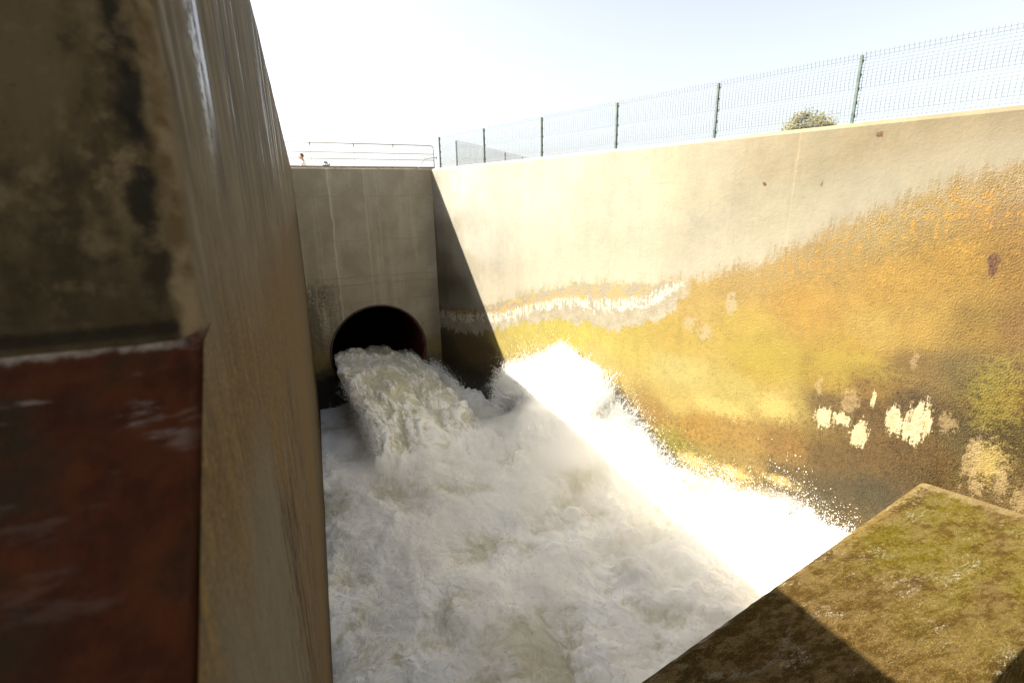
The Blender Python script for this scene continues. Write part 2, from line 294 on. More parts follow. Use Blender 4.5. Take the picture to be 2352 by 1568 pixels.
# ------------------------------------------------------------------ LEFT WALL (its near end faces us) and the red sill
def left_x(y, z):
    c = .015+np.clip(19.9-y, 0, 16)*.0029
    d = np.clip(-z-1.2, 0, None)
    return -.129-c*(np.sqrt(d*d+.3)-.5477)
def y_end(z): return .70+.22*(np.maximum(z, -.16)+.16)
def build_left_wall(mat, redmat):
    zs = np.concatenate([np.linspace(ZB, -3, 40), np.linspace(-2.9, -.16, 50), np.linspace(-.15, ZT-.03, 60)])
    ts = np.linspace(0, 1, 150)**2.0
    yy = []; zz = []
    for t in ts:
        for z in zs:
            # below the sill the wall runs on under the red slope
            y0 = y_end(z)+.05 if z > -.16 else (.685-(-.16-z)*1.19 if z > -1.2 else -.55)
            yy.append(y0+(20.4-y0)*t); zz.append(z)
    yy = np.array(yy); zz = np.array(zz)
    xx = left_x(yy, zz)+.006*fbm(yy*1.5, zz*1.5, yy*0, 3)*np.clip(yy/3, .15, 1)
    nz = len(zs); co = [np.stack([xx, yy, zz], 1)]; quads = [grid_quads(len(ts), nz)]
    base = len(xx)
    # rounded near corner and end face (only above the sill)
    k0 = int(np.searchsorted(zs, -.17)); zc = zs[k0:]; cols = []
    steps = [(0.,0.)]+[( .032*(1-math.cos(a)), .05*math.sin(a)) for a in np.linspace(.25, math.pi/2, 7)]
    first = np.arange(k0, nz)
    prev = first
    for (dx, dy) in steps[1:]:
        y = y_end(zc)+.05-dy; x = left_x(y*0+.77, zc)-dx
        x = x+.004*fbm(y*9, zc*9, y*0, 3); y = y+.004*fbm(zc*11, y*0+2, y*0, 3)
        co.append(np.stack([x, y, zc], 1)); cur = base+np.arange(len(zc)); base += len(zc)
        quads.append(np.stack([prev[:-1], prev[1:], cur[1:], cur[:-1]], 1)); prev = cur
    for xe in (-.25, -.35, -.5, -.8, -1.4, -2.5):
        y = y_end(zc)+.0; co.append(np.stack([np.full(len(zc), xe), y, zc], 1)); cur = base+np.arange(len(zc)); base += len(zc)
        quads.append(np.stack([prev[:-1], prev[1:], cur[1:], cur[:-1]], 1)); prev = cur
    # top and outer face
    tops = np.arange(len(ts))*nz+nz-1; ty = yy.reshape(len(ts), nz)[:, -1]
    prof = [(-.16, ZT), (-2.5, ZT), (-2.5, ZB)]; pr = tops
    for (x, z) in prof:
        co.append(np.stack([np.full(len(ts), x), ty, np.full(len(ts), z)], 1)); cur = base+np.arange(len(ts)); base += len(ts)
        quads.append(np.stack([pr[:-1], pr[1:], cur[1:], cur[:-1]], 1)); pr = cur
    me = np_mesh('channel_wall', np.concatenate(co), np.concatenate(quads)); smooth(me)
    try: me.set_sharp_from_angle(angle=R_(40))
    except Exception: pass
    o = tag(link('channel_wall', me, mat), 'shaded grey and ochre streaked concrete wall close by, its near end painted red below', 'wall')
    # red painted sill that slopes down towards us
    bm = bmesh.new(); n = 40
    pts = []
    for i in range(n+1):
        t = i/n; z = -.158-t*1.04; y = .705-(t*1.04)*1.19
        pts.append((y, z))
    pts[0] = (.72, -.150); pts.insert(1, (.703, -.156))
    xs = [-.1335, -.15, -.17, -.2, -.24, -.3, -.4, -.6, -1, -2.5]
    G = [[bm.verts.new((x-.002*random.random()+(-.004*math.sin(9*z) if x > -.14 else 0), y+random.uniform(-.001, .001), z)) for x in xs] for (y, z) in pts]
    for a, b in zip(G, G[1:]):
        for i in range(len(xs)-1): bm.faces.new((a[i], a[i+1], b[i+1], b[i]))
    # side, back and platform
    low = [bm.verts.new((-.135, y, -1.25)) for (y, z) in pts]
    for i in range(len(pts)-1): bm.faces.new((G[i][0], G[i+1][0], low[i+1], low[i]))
    e = G[-1]; f = [bm.verts.new((x, -8, e[0].co.z)) for x in xs]
    for i in range(len(xs)-1): bm.faces.new((e[i], e[i+1], f[i+1], f[i]))
    g = [bm.verts.new((xs[0], y, ZB)) for y in (e[0].co.y, -8)]
    bm.faces.new((e[0], f[0], g[1], g[0]))
    s = bm_obj('painted_sill', bm, redmat, o, sm=True)
    s['label'] = 'dark red painted sloping sill with white scuffs'
    return o
def left_mat():
    m = Mat('streaked_concrete'); X = m.xyz(); Y, Z = X[1], X[2]
    nA = m.noise(1.3, 6, .6); nB = m.noise(7, 8, .66); nC = m.noise(40, 7, .68); nF = m.noise(150, 5, .68); nG = m.noise(330, 3, .6)
    sA = m.noise(1, 6, .62, m.vec((6, 6, .4))); sB = m.noise(1, 7, .64, m.vec((22, 22, .9))); sC = m.noise(1, 6, .62, m.vec((60, 60, 2.6)))
    grain = m.jag(m.jag(nF, nC, .6), nG, .6)
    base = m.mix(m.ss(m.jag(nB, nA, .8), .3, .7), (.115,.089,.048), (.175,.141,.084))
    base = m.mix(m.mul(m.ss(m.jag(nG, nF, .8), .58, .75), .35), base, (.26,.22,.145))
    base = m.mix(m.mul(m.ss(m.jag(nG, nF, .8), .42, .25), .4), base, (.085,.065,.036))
    base = m.mix(m.mul(m.ss(m.jag(sB, sC, .6), .50, .66), .5), base, (.07,.052,.026))
    base = m.mix(m.mul(m.ss(sB, .53, .66), m.ss(Z, -.7, .1, .35, .65)), base, (.105,.088,.055))
    base = m.mix(m.mul(m.ss(sC, .56, .68), .35), base, (.09,.072,.042))
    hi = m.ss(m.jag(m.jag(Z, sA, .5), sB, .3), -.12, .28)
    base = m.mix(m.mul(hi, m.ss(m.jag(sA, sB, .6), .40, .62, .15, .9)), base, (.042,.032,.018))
    base = m.mix(m.mul(m.mul(hi, m.ss(sC, .50, .64)), .75), base, (.25,.23,.175))
    far = m.ss(m.jag(m.jag(Y, sA, 2), sB, 1), 3.4, 5.5)
    base = m.mix(m.mul(far, .85), base, m.mix(m.ss(m.jag(sA, sB, .5), .36, .62), (.085,.066,.036), (.19,.15,.088)))
    oz = m.jag(m.jag(m.jag(Z, sB, .45), nA, .5), sC, .3)
    och = m.mix(m.ss(m.jag(grain, sC, .8), .36, .68), (.058,.034,.010), (.185,.108,.023))
    och = m.mix(m.mul(m.ss(grain, .60, .80), .7), och, (.29,.185,.058))
    och = m.mix(m.ss(m.jag(Y, sB, 2), 4, 7, 0., .85), och, m.mix(m.ss(sA, .4, .6), (.05,.035,.016), (.10,.072,.034)))
    col = m.mix(m.mul(m.ss(oz, .0, -.36), .9), base, och)
    grey = m.mix(m.ss(m.jag(m.jag(nG, nF, .5), nB, .8), .25, .75), (.105,.090,.057), (.158,.138,.094))
    grey = m.mix(m.mul(m.ss(sC, .54, .66), .5), grey, (.085,.056,.024))
    gz = m.mul(m.ss(m.jag(m.jag(Z, sA, .5), sC, .2), -.30, -.62), m.ss(m.jag(m.jag(Y, nA, .5), sC, .35), 1.30, .95))
    col = m.mix(m.mul(gz, .92), col, grey)
    zone = m.mul(m.mul(m.ss(m.jag(Y, sB, .4), .95, 1.15), m.ss(Y, 2.7, 2.1)), m.ss(m.jag(Z, sB, .2), -.6, -.75))
    runs = m.noise(1, 8, .70, m.vec((26, 26, 3.2))); col = m.mix(m.mul(m.ss(m.jag(runs, nC, .15), .55, .58), zone), col, grey)
    fl = m.noise(1, 8, .76, m.vec((19, 19, 4.5), (3, 1, 2)))
    flk = m.ss(m.jag(m.jag(fl, nC, .3), sC, .3), .545, .56); col = m.mix(m.mul(flk, zone), col, (.026,.013,.004))
    fl2 = m.mul(m.ss(m.jag(m.noise(1, 8, .72, m.vec((46, 46, 14), (5, 1, 2))), nF, .2), .625, .645), m.ss(Y, 3.5, 2.)); col = m.mix(m.mul(fl2, .8), col, (.035,.021,.008))
    pit = m.mul(m.ss(m.vor(46), .13, .06), m.ss(nB, .5, .6)); col = m.mix(m.mul(pit, .8), col, (.035,.025,.012))
    wet = m.ss(m.jag(m.jag(Z, nB, .8), sA, .6), -6.2, -7.1); col = m.mix(m.mul(wet, .7), col, (.07,.058,.038))
    # end face: brown grey with black blotches near its corner
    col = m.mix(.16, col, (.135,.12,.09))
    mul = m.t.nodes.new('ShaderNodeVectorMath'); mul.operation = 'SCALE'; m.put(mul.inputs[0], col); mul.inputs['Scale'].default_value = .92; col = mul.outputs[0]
    endf = m.mul(m.ss(X[0], -.1315, -.140), m.ss(Y, .99, .95))
    e1 = m.noise(7, 8, .68); e2 = m.noise(28, 7, .66); e3 = m.noise(1, 6, .62, m.vec((30, 30, 4)))
    ecol = m.mix(m.ss(m.jag(e1, e3, .5), .34, .66), (.04,.028,.012), (.125,.092,.043))
    ecol = m.mix(m.mul(m.ss(e2, .52, .66), .7), ecol, (.175,.13,.066))
    ecol = m.mix(m.mul(m.ss(m.jag(e2, e1, .5), .44, .34), .8), ecol, (.028,.021,.011))
    ecol = m.mix(m.mul(m.ss(m.noise(3.5, 5), .48, .64), .55), ecol, (.05,.036,.016))
    edge = m.ss(m.op('ABSOLUTE', m.add(m.jag(X[0], m.noise(26, 6), .06), .172)), .022, .004)
    ecol = m.mix(m.mul(m.mul(edge, m.ss(m.noise(18, 7, .65), .36, .54)), .9), ecol, (.012,.010,.007))
    ecol = m.mix(m.ss(m.jag(Z, nB, .08), .02, -.13, 0., .75), ecol, (.03,.021,.009))
    ecol = m.mix(m.mul(m.ss(m.op('ABSOLUTE', m.add(m.jag(Z, nB, .03), .142)), .012, .003), .8), ecol, (.012,.009,.005))
    ecol = m.mix(m.ss(m.jag(X[0], m.noise(20, 6), .03), -.160, -.146), ecol, m.mix(m.ss(m.noise(18, 6), .4, .6), (.085,.06,.027), (.165,.125,.068)))
    col = m.mix(endf, col, ecol)
    gl = m.mul(m.ss(m.jag(sA, sB, .9), .60, .68), m.ss(m.jag(Z, sB, .3), .05, .25))       # wet glossy runs high up
    gl = m.op('MAXIMUM', gl, m.mul(m.ss(m.op('ABSOLUTE', m.add(m.jag(m.jag(Y, nB, .10), sB, .12), -1.05)), .10, .03), m.mul(m.ss(m.jag(Z, nB, .2), .0, .2), m.ss(m.jag(m.jag(sB, nC, .8), nF, .4), .40, .56))))
    ro = m.jag(m.mix(gl, (.82,.82,.82), (.27,.27,.27)), nC, .22)
    h = m.add(m.mul(nC, .5), m.add(m.mul(nF, .5), m.mul(nG, .3)))
    return m.pbr(col, ro, m.bump(h, m.ss(gl, 0., 1., .6, .3), .004), spec=m.ss(gl, 0., 1., .08, .6))
def red_mat():
    m = Mat('red_paint'); nB = m.noise(14, 8, .65); nC = m.noise(45, 6, .65)
    Z = m.xyz()[2]; st = m.noise(1, 7, .66, m.vec((9, 24, 34)))
    col = m.mix(m.ss(nB, .35, .65), (.026,.0075,.0025), (.055,.0145,.004))
    col = m.mix(m.ss(m.noise(8, 6), .45, .62), col, (.022,.0125,.005))
    col = m.mix(m.mul(m.ss(m.noise(30, 6, .65), .56, .72), .5), col, (.06,.010,.003))
    col = m.mix(m.mul(m.ss(st, .56, .66), m.ss(Z, -.30, -.17, .12, .8)), col, (.15,.12,.09))
    col = m.mix(m.mul(m.ss(m.jag(Z, nC, .02), -.168, -.160), m.ss(nB, .38, .6)), col, (.20,.165,.12))
    X = m.xyz()[0]
    col = m.mix(m.mul(m.ss(m.jag(X, nC, .02), -.150, -.138), .5), col, (.08,.03,.013))
    return m.pbr(col, m.jag(.5, nC, .3), m.bump(m.add(nB, nC), .6, .006), spec=.04)

# ------------------------------------------------------------------ BACK WALL with the outlet pipe
PC = np.array([2.335, 20.012, -5.86]); PR = 1.89
bdir = (BR-BL)/np.linalg.norm(BR-BL); bnrm = np.array([bdir[1], -bdir[0]])     # bnrm points towards us (-Y)
def back_pt(s, z, d=0.): p = BL+bdir*s-bnrm*d; return (p[0], p[1], z)
SC = float((PC[:2]-BL)@bdir); SL = float(np.linalg.norm(BR-BL))
def build_back_wall(mat, pipemat, copemat):
    bm = bmesh.new(); n = 96
    s0, s1, z0, z1 = -.6, SL+.35, ZB, ZT-.02
    ring = []; outer = []
    for k in range(n):
        a = 2*math.pi*k/n; c, s_ = math.cos(a), math.sin(a)
        ring.append((SC+PR*c, PC[2]+PR*s_))
        # outer box point in the same direction
        t = min(((s1-SC)/c if c > 0 else (s0-SC)/c) if abs(c) > 1e-6 else 1e9, ((z1-PC[2])/s_ if s_ > 0 else (z0-PC[2])/s_) if abs(s_) > 1e-6 else 1e9)
        outer.append((SC+t*c, PC[2]+t*s_))
    # add exact box corners by snapping the nearest samples
    for cs, cz in ((s0,z0),(s1,z0),(s0,z1),(s1,z1)):
        k = min(range(n), key=lambda k: (outer[k][0]-cs)**2+(outer[k][1]-cz)**2); outer[k] = (cs, cz)
    loops = []
    for f in np.linspace(0, 1, 9):
        loops.append([bm.verts.new(back_pt(a[0]*(1-f)+b[0]*f, a[1]*(1-f)+b[1]*f)) for a, b in zip(ring, outer)])
    lip = [bm.verts.new(back_pt(a[0], a[1], .5)) for a in ring]
    loops.insert(0, lip)
    for A, B in zip(loops, loops[1:]):
        for k in range(n): bm.faces.new((A[k], A[(k+1)%n], B[(k+1)%n], B[k]))
    # chamfered top edge, top, rear
    t0 = [bm.verts.new(back_pt(s, ZT-.02)) for s in (s0, s1)]; t1 = [bm.verts.new(back_pt(s, ZT, .02)) for s in (s0, s1)]
    t2 = [bm.verts.new(back_pt(s, ZT, .9)) for s in (s0, s1)]; t3 = [bm.verts.new(back_pt(s, ZB, .9)) for s in (s0, s1)]
    for A, B in ((t0, t1), (t1, t2)): bm.faces.new((A[0], A[1], B[1], B[0]))
    o = bm_obj('channel_wall', bm, mat)
    tag(o, 'shaded grey concrete end wall with the round outlet in it and a railing on top', 'wall')
    # steel pipe lining
    bm = bmesh.new(); L = [0.03, .2, .6, 1.5, 3, 5, 8, 12]; rows = []
    for d in L:
        rows.append([bm.verts.new(back_pt(SC+(PR-.03)*math.cos(2*math.pi*k/n), PC[2]+(PR-.03)*math.sin(2*math.pi*k/n), d)) for k in range(n)])
    for A, B in zip(rows, rows[1:]):
        for k in range(n): bm.faces.new((A[k], A[(k+1)%n], B[(k+1)%n], B[k]))
    front = [bm.verts.new(back_pt(SC+PR*math.cos(2*math.pi*k/n), PC[2]+PR*math.sin(2*math.pi*k/n), .03)) for k in range(n)]
    for k in range(n): bm.faces.new((front[k], front[(k+1)%n], rows[0][(k+1)%n], rows[0][k]))
    bm.faces.new(rows[-1])
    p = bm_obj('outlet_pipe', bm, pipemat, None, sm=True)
    bm = bmesh.new(); ra = [back_pt(SC+r_*math.cos(2*math.pi*k/n), PC[2]+r_*math.sin(2*math.pi*k/n), d) for (r_, d) in ((PR+.002, .01), (PR+.002, -.03), (PR+.055, -.03), (PR+.06, .01)) for k in range(n)]
    vs = [bm.verts.new(c) for c in ra]
    for a in range(3):
        for k in range(n): bm.faces.new((vs[a*n+k], vs[a*n+(k+1)%n], vs[(a+1)*n+(k+1)%n], vs[(a+1)*n+k]))
    bm_obj('rim', bm, plain('corroded_rim', (.055,.042,.028), .7, .2, .5, 5, .6), p, sm=True)
    tag(p, 'large dark round outlet pipe, its inside rusty red, pouring out white water', 'pipe')
def back_mat():
    m = Mat('shaded_concrete'); X = m.xyz(); x, Z = X[0], X[2]
    nA = m.noise(.9, 7, .6); nB = m.noise(3.5, 8, .64); nC = m.noise(14, 7, .65); nF = m.noise(60, 4, .6)
    sA = m.noise(1, 5, .6, m.vec((2.2, 2.2, .16))); sB = m.noise(1, 6, .6, m.vec((7, 7, .4)))
    base = m.mix(m.ss(nA, .3, .7), (.235,.2,.135), (.325,.285,.205))
    base = m.mix(m.mul(m.ss(sA, .5, .68), .4), base, (.41,.365,.265))
    base = m.mix(m.mul(m.ss(sB, .5, .75), .45), base, (.26,.215,.14))
    base = m.mix(m.mul(m.ss(nC, .58, .68), .2), base, (.47,.43,.34))
    for xs, w, a in ((1.05, .045, .75), (2.3, .05, .35), (2.75, .03, .25), (.55, .03, .25)):      # lime runs
        d = m.op('ABSOLUTE', m.add(m.jag(m.jag(x, nB, .12), nA, .25), -xs))
        base = m.mix(m.mul(m.mul(m.ss(d, w, w*.3), a), m.ss(sB, .3, .5)), base, (.47,.40,.27))
    for z, a in ((.25,.4), (-1.35,.35), (-2.75,.5), (-3.05,.6), (-3.75,.5)):                       # pour joints
        d = m.op('ABSOLUTE', m.add(m.jag(m.jag(Z, nB, .10), nA, .35), -z))
        base = m.mix(m.mul(m.mul(m.ss(d, .03, .004), a), m.ss(nA, .36, .55)), base, (.20,.13,.07))
    # algae: round the left of the pipe, right edge, and the wet foot
    al = m.op('MULTIPLY', m.ss(m.jag(m.jag(Z, nB, 1.2), sB, 1.2), -2.6, -3.3), m.ss(m.jag(x, nB, .9), 1.35, .35))
    col = m.mix(m.mul(m.mul(al, m.ss(m.jag(nC, sB, .8), .34, .56)), .85), base, (.07,.06,.042))
    ar = m.op('MULTIPLY', m.ss(m.jag(Z, nA, 2.), -2.2, -3.8), m.ss(m.jag(x, nB, .5), 4.2, 4.9))
    col = m.mix(m.mul(ar, .5), col, (.11,.09,.055))
    ft = m.ss(m.jag(m.jag(Z, nB, 1.1), nC, .5), -4.3, -6.3)
    col = m.mix(m.mul(ft, .85), col, m.mix(m.ss(nB, .35, .65), (.085,.065,.03), (.16,.12,.045)))
    ye = m.mul(m.ss(m.op('ABSOLUTE', m.add(m.jag(Z, nB, .7), 5.95)), .55, .1), .55)
    col = m.mix(ye, col, (.20,.135,.03))
    w = m.ss(m.jag(Z, nB, .7), -6.2, -6.8); col = m.mix(m.mul(w, .92), col, (.02,.017,.012))
    pit = m.mul(m.ss(m.vor(4), .06, .03), m.ss(nB, .5, .6)); col = m.mix(pit, col, (.06,.045,.03))
    return m.pbr(col, m.jag(.7, nC, .3), m.bump(m.add(m.mul(nC, .8), m.mul(nF, .5)), .45, .02), spec=.35)
def pipe_mat():
    m = Mat('rusty_steel'); nB = m.noise(2.5, 7, .65); X = m.xyz()
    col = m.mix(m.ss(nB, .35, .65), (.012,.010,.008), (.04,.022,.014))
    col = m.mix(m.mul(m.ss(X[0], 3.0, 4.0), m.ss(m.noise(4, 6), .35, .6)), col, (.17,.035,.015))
    return m.pbr(col, .55, m.bump(m.noise(20, 5), .3, .01), spec=.3)

# ------------------------------------------------------------------ WEIR SLAB in the lower right
ZS = -5.145
def slab_far(x): return 4.637+(x-10.077)*.1711
def slab_near(x): return 2.018+(x-7.278)*.1126
def build_slab(mat):
    nx, ny = 150, 50; x0, x1 = -.7, 11.4
    xs = np.linspace(x0, x1, nx); v = np.linspace(0, 1, ny)
    xx, vv = np.meshgrid(xs, v, indexing='ij'); yy = slab_near(xx)*(1-vv)+slab_far(xx)*vv
    ed = np.minimum(vv, 1-vv)
    zz = ZS+.010*fbm(xx.ravel()*1.6, yy.ravel()*1.6, xx.ravel()*0, 4).reshape(xx.shape)-.03*np.exp(-ed*90)
    yy = yy+(.012*fbm(xx.ravel()*5, vv.ravel()*0, vv.ravel()*3, 4).reshape(xx.shape))*np.exp(-ed*40)
    co = np.stack([xx.ravel(), yy.ravel(), zz.ravel()], 1); q = [grid_quads(nx, ny)]
    base = len(co); extra = []
    for j, off in ((0, -.03), (ny-1, .03)):
        top = np.arange(nx)*ny+j; pr = top
        for dz, o in ((-.06, 1), (-.5, 1), (ZB-ZS, 1)):
            e = co[top].copy(); e[:, 2] = ZS+dz; e[:, 1] += off*o
            extra.append(e); cur = base+np.arange(nx); base += nx
            q.append(np.stack([pr[:-1], pr[1:], cur[1:], cur[:-1]], 1)); pr = cur
    me = np_mesh('concrete_weir', np.concatenate([co]+extra), np.concatenate(q)); smooth(me)
    try: me.set_sharp_from_angle(angle=R_(50))
    except Exception: pass
    return tag(link('concrete_weir', me, mat), 'wet mossy brown and olive concrete weir top crossing the channel in front of the foam', 'weir')
def slab_mat():
    m = Mat('mossy_concrete'); X = m.xyz()
    sq = lambda a: m.vec((1.*a, 2.2*a, 1.*a))
    nA = m.noise(1, 6, .6, sq(.6)); nB = m.noise(1, 8, .68, sq(3.2)); nC = m.noise(1, 7, .7, sq(14)); nF = m.noise(1, 5, .68, m.vec((48, 80, 48))); nG = m.noise(85, 4, .6)
    col = m.mix(m.ss(m.jag(m.jag(nB, nC, .5), nF, .9), .30, .70), (.07,.040,.007), (.175,.105,.020))
    moss = m.ss(m.jag(m.jag(nA, nB, .7), nC, .4), .36, .56)
    right = m.ss(m.jag(m.jag(X[0], nB, 2.), nA, 3.), 5.6, 8.4)
    col = m.mix(m.mul(moss, m.mul(right, .7)), col, m.mix(m.ss(m.jag(nC, nF, .8), .30, .70), (.082,.068,.002), (.235,.185,.006)))
    gold = m.mul(m.ss(m.jag(m.jag(nF, nC, .8), nB, .3), .52, .70), m.ss(nA, .36, .58, .3, .9)); col = m.mix(gold, col, (.28,.18,.045))
    pale = m.ss(m.jag(m.jag(nG, nF, 1.1), nC, .4), .66, .74); col = m.mix(m.mul(pale, .9), col, (.42,.33,.19))
    col = m.mix(m.mul(m.ss(m.jag(nF, nC, .6), .38, .26), .8), col, (.018,.012,.004))
    edge = m.ss(m.op('SUBTRACT', m.op('MULTIPLY_ADD', X[0], .1711, 4.637-10.077*.1711), m.jag(m.jag(X[1], nC, .4), nB, .5)), .20, .02)
    col = m.mix(m.mul(edge, m.mul(right, .6)), col, (.29,.19,.055))
    je = m.ss(m.op('SUBTRACT', m.op('MULTIPLY_ADD', X[1], KX, BX), m.jag(m.jag(X[0], nB, .5), nC, .2)), .34, .12)
    col = m.mix(m.mul(je, .7), col, (.33,.235,.10))
    # lacy white water left standing in streaks
    spl = m.mul(m.ss(m.jag(m.noise(1, 4, .6, sq(1.1)), nC, .2), .58, .68), m.ss(m.jag(m.jag(nF, nC, .9), nB, .4), .54, .64))
    col = m.mix(m.mul(spl, .75), col, (.60,.58,.52))
    # a thin lip of foam where the last wave ran out
    dx = m.op('SUBTRACT', X[0], 4.2); dy = m.op('MULTIPLY', m.op('SUBTRACT', X[1], 3.65), 1.4)
    rr = m.op('SQRT', m.add(m.mul(dx, dx), m.mul(dy, dy))); rr = m.jag(m.jag(rr, nB, .55), nC, .2)
    lipm = m.mul(m.mul(m.ss(m.op('ABSOLUTE', m.add(rr, -.92)), .05, .0), m.ss(nB, .42, .55)), m.ss(X[1], 3.5, 3.2)); col = m.mix(m.mul(lipm, .6), col, (.32,.30,.26))
    col = m.mix(.38, col, (.006,.004,.001))                    # soaked
    ro = m.op('MAXIMUM', m.jag(m.ss(nB, .40, .64, .75, .22), nF, .3), .12)
    h = m.add(m.mul(nC, .8), m.add(m.mul(nF, 1.3), m.mul(nG, .8)))
    return m.pbr(col, ro, m.bump(h, 1., .03), spec=m.ss(nB, .44, .62, .08, .45))

# ------------------------------------------------------------------ WATER
def water_base(x, y):
    u = (x+.3)/(XR(y)+.3)                                      # 0 left wall .. 1 right wall
    h = np.full_like(x, -7.62)
    h -= .30*sst(y, 15, 19)*sst(-x, -2.0, -.3)                 # hollow beside the jet
    h += .22*np.exp(-((y-12.5)/2.2)**2-((x-2.9)/2.2)**2)       # where the jet lands
    h += .55*sst(u, .35, 1)*sst(-y, -9.6, -7.0)                # piled against the right wall near the weir
    h += .28*np.exp(-((y-6.6)/1.8)**2)*sst(u, .0, .25)
    dw = XR(y)-x                                               # plume thrown up along the wall
    h += 2.35*np.exp(-(np.clip(dw-.3, 0, None)/1.15)**2-((y-12.85)/1.02)**2)
    h += 1.5*np.exp(-(np.clip(dw-.25, 0, None)/1.15)**2-((y-11.3)/.8)**2)
    h += .35*np.exp(-((x-5.2)/1.2)**2-((y-11.6)/1.8)**2)
    h += .75*np.exp(-(np.clip(dw-.1, 0, None)/.9)**2-((y-10.1)/.7)**2)
    h += .35*sst(y, 15.5, 19.5)*sst(x, 3.6, 5)
    return h
def build_water(mat):
    ny, nx = 860, 640
    t = np.linspace(0, 1, ny); ys = 2.2*(20.45/2.2)**(t**.92)
    u = np.linspace(0, 1, nx)
    yy, uu = np.meshgrid(ys, u, indexing='ij'); yy = yy.ravel(); uu = uu.ravel()
    xl = -.75; xx = xl+(XR(yy)+.12-xl)*uu
    wx = xx+.28*fbm(xx*.7, yy*.7, xx*0+5, 2); wy = yy+.28*fbm(xx*.7, yy*.7, xx*0+9, 2)
    h0 = water_base(xx, yy)
    calm = 1-.75*sst(yy, 14.5, 17.5)*sst(-xx, -1.6, -.5)
    n1 = fbm(wx*.55, wy*.55, xx*0, 2); b1 = fbm(wx*.8, wy*.8, xx*0+2, 2, True); b2 = fbm(wx*1.9, wy*1.9, xx*0+4, 3, True, .55)
    b3 = fbm(wx*6, wy*6, b2*2, 3, True, .6); b4 = fbm(xx*19, yy*19, b3*3, 2, True, .6)
    act = .55+.45*sst(fbm(xx*.35, yy*.35, xx*0+7, 2), -.3, .3)
    z = h0+calm*(.34*n1-.34*(b1-.3)+.28*(b2-.3)*act+.075*(b3-.3)*(.4+.9*act)+.012*(b4-.3))
    z = z+sst(xx, 3.2, 6.2)*sst(yy, 5.2, 7)*(1.15*(fbm(wx*.8+3, wy*.8, xx*0+31, 3, True, .5)-.26)+.30*fbm(wx*2.1, wy*2.1, xx*0+33, 2))
    pl = np.exp(-(np.clip(XR(yy)-xx-.3, 0, None)/1.3)**2-((yy-12.4)/1.9)**2)
    z = z+pl*(1.1*(fbm(wx*1.6, wy*1.6, xx*0+51, 2, True, .55)-.33)+.75*(fbm(xx*4.2, yy*4.2, xx*0+55, 3, True, .6)-.3)+.45*np.clip(pn(xx*9, yy*9, xx*0+57), -.2, 1)*sst(pn(xx*2, yy*2, xx*0+59), -.1, .4))
    gx = calm*(.13*fbm(wx*1.1, wy*1.1, z*1.5+20, 2)+.05*pn(wx*5, wy*5, z*4)); gy = calm*(.13*fbm(wx*1.1, wy*1.1, z*1.5+40, 2)+.05*pn(wx*5, wy*5, z*4+9))
    edge = np.minimum(uu, 1-uu)*40; edge = np.clip(edge, 0, 1)
    foam = np.clip(.56+.5*(b2-.33)+.5*(b3-.3)+.55*n1+.55*fbm(xx*.6, yy*.6, xx*0+71, 3)+.25*fbm(xx*2.5, yy*2.5, xx*0+73, 3), 0, 1)
    co = np.stack([xx+gx*edge, yy+gy*edge, z], 1)
    me = np_mesh('water', co, grid_quads(ny, nx), dict(foam=foam)); smooth(me)
    o = link('water', me, mat)
    return tag(o, 'churning white foamy water filling the concrete channel', None, None, 'structure')
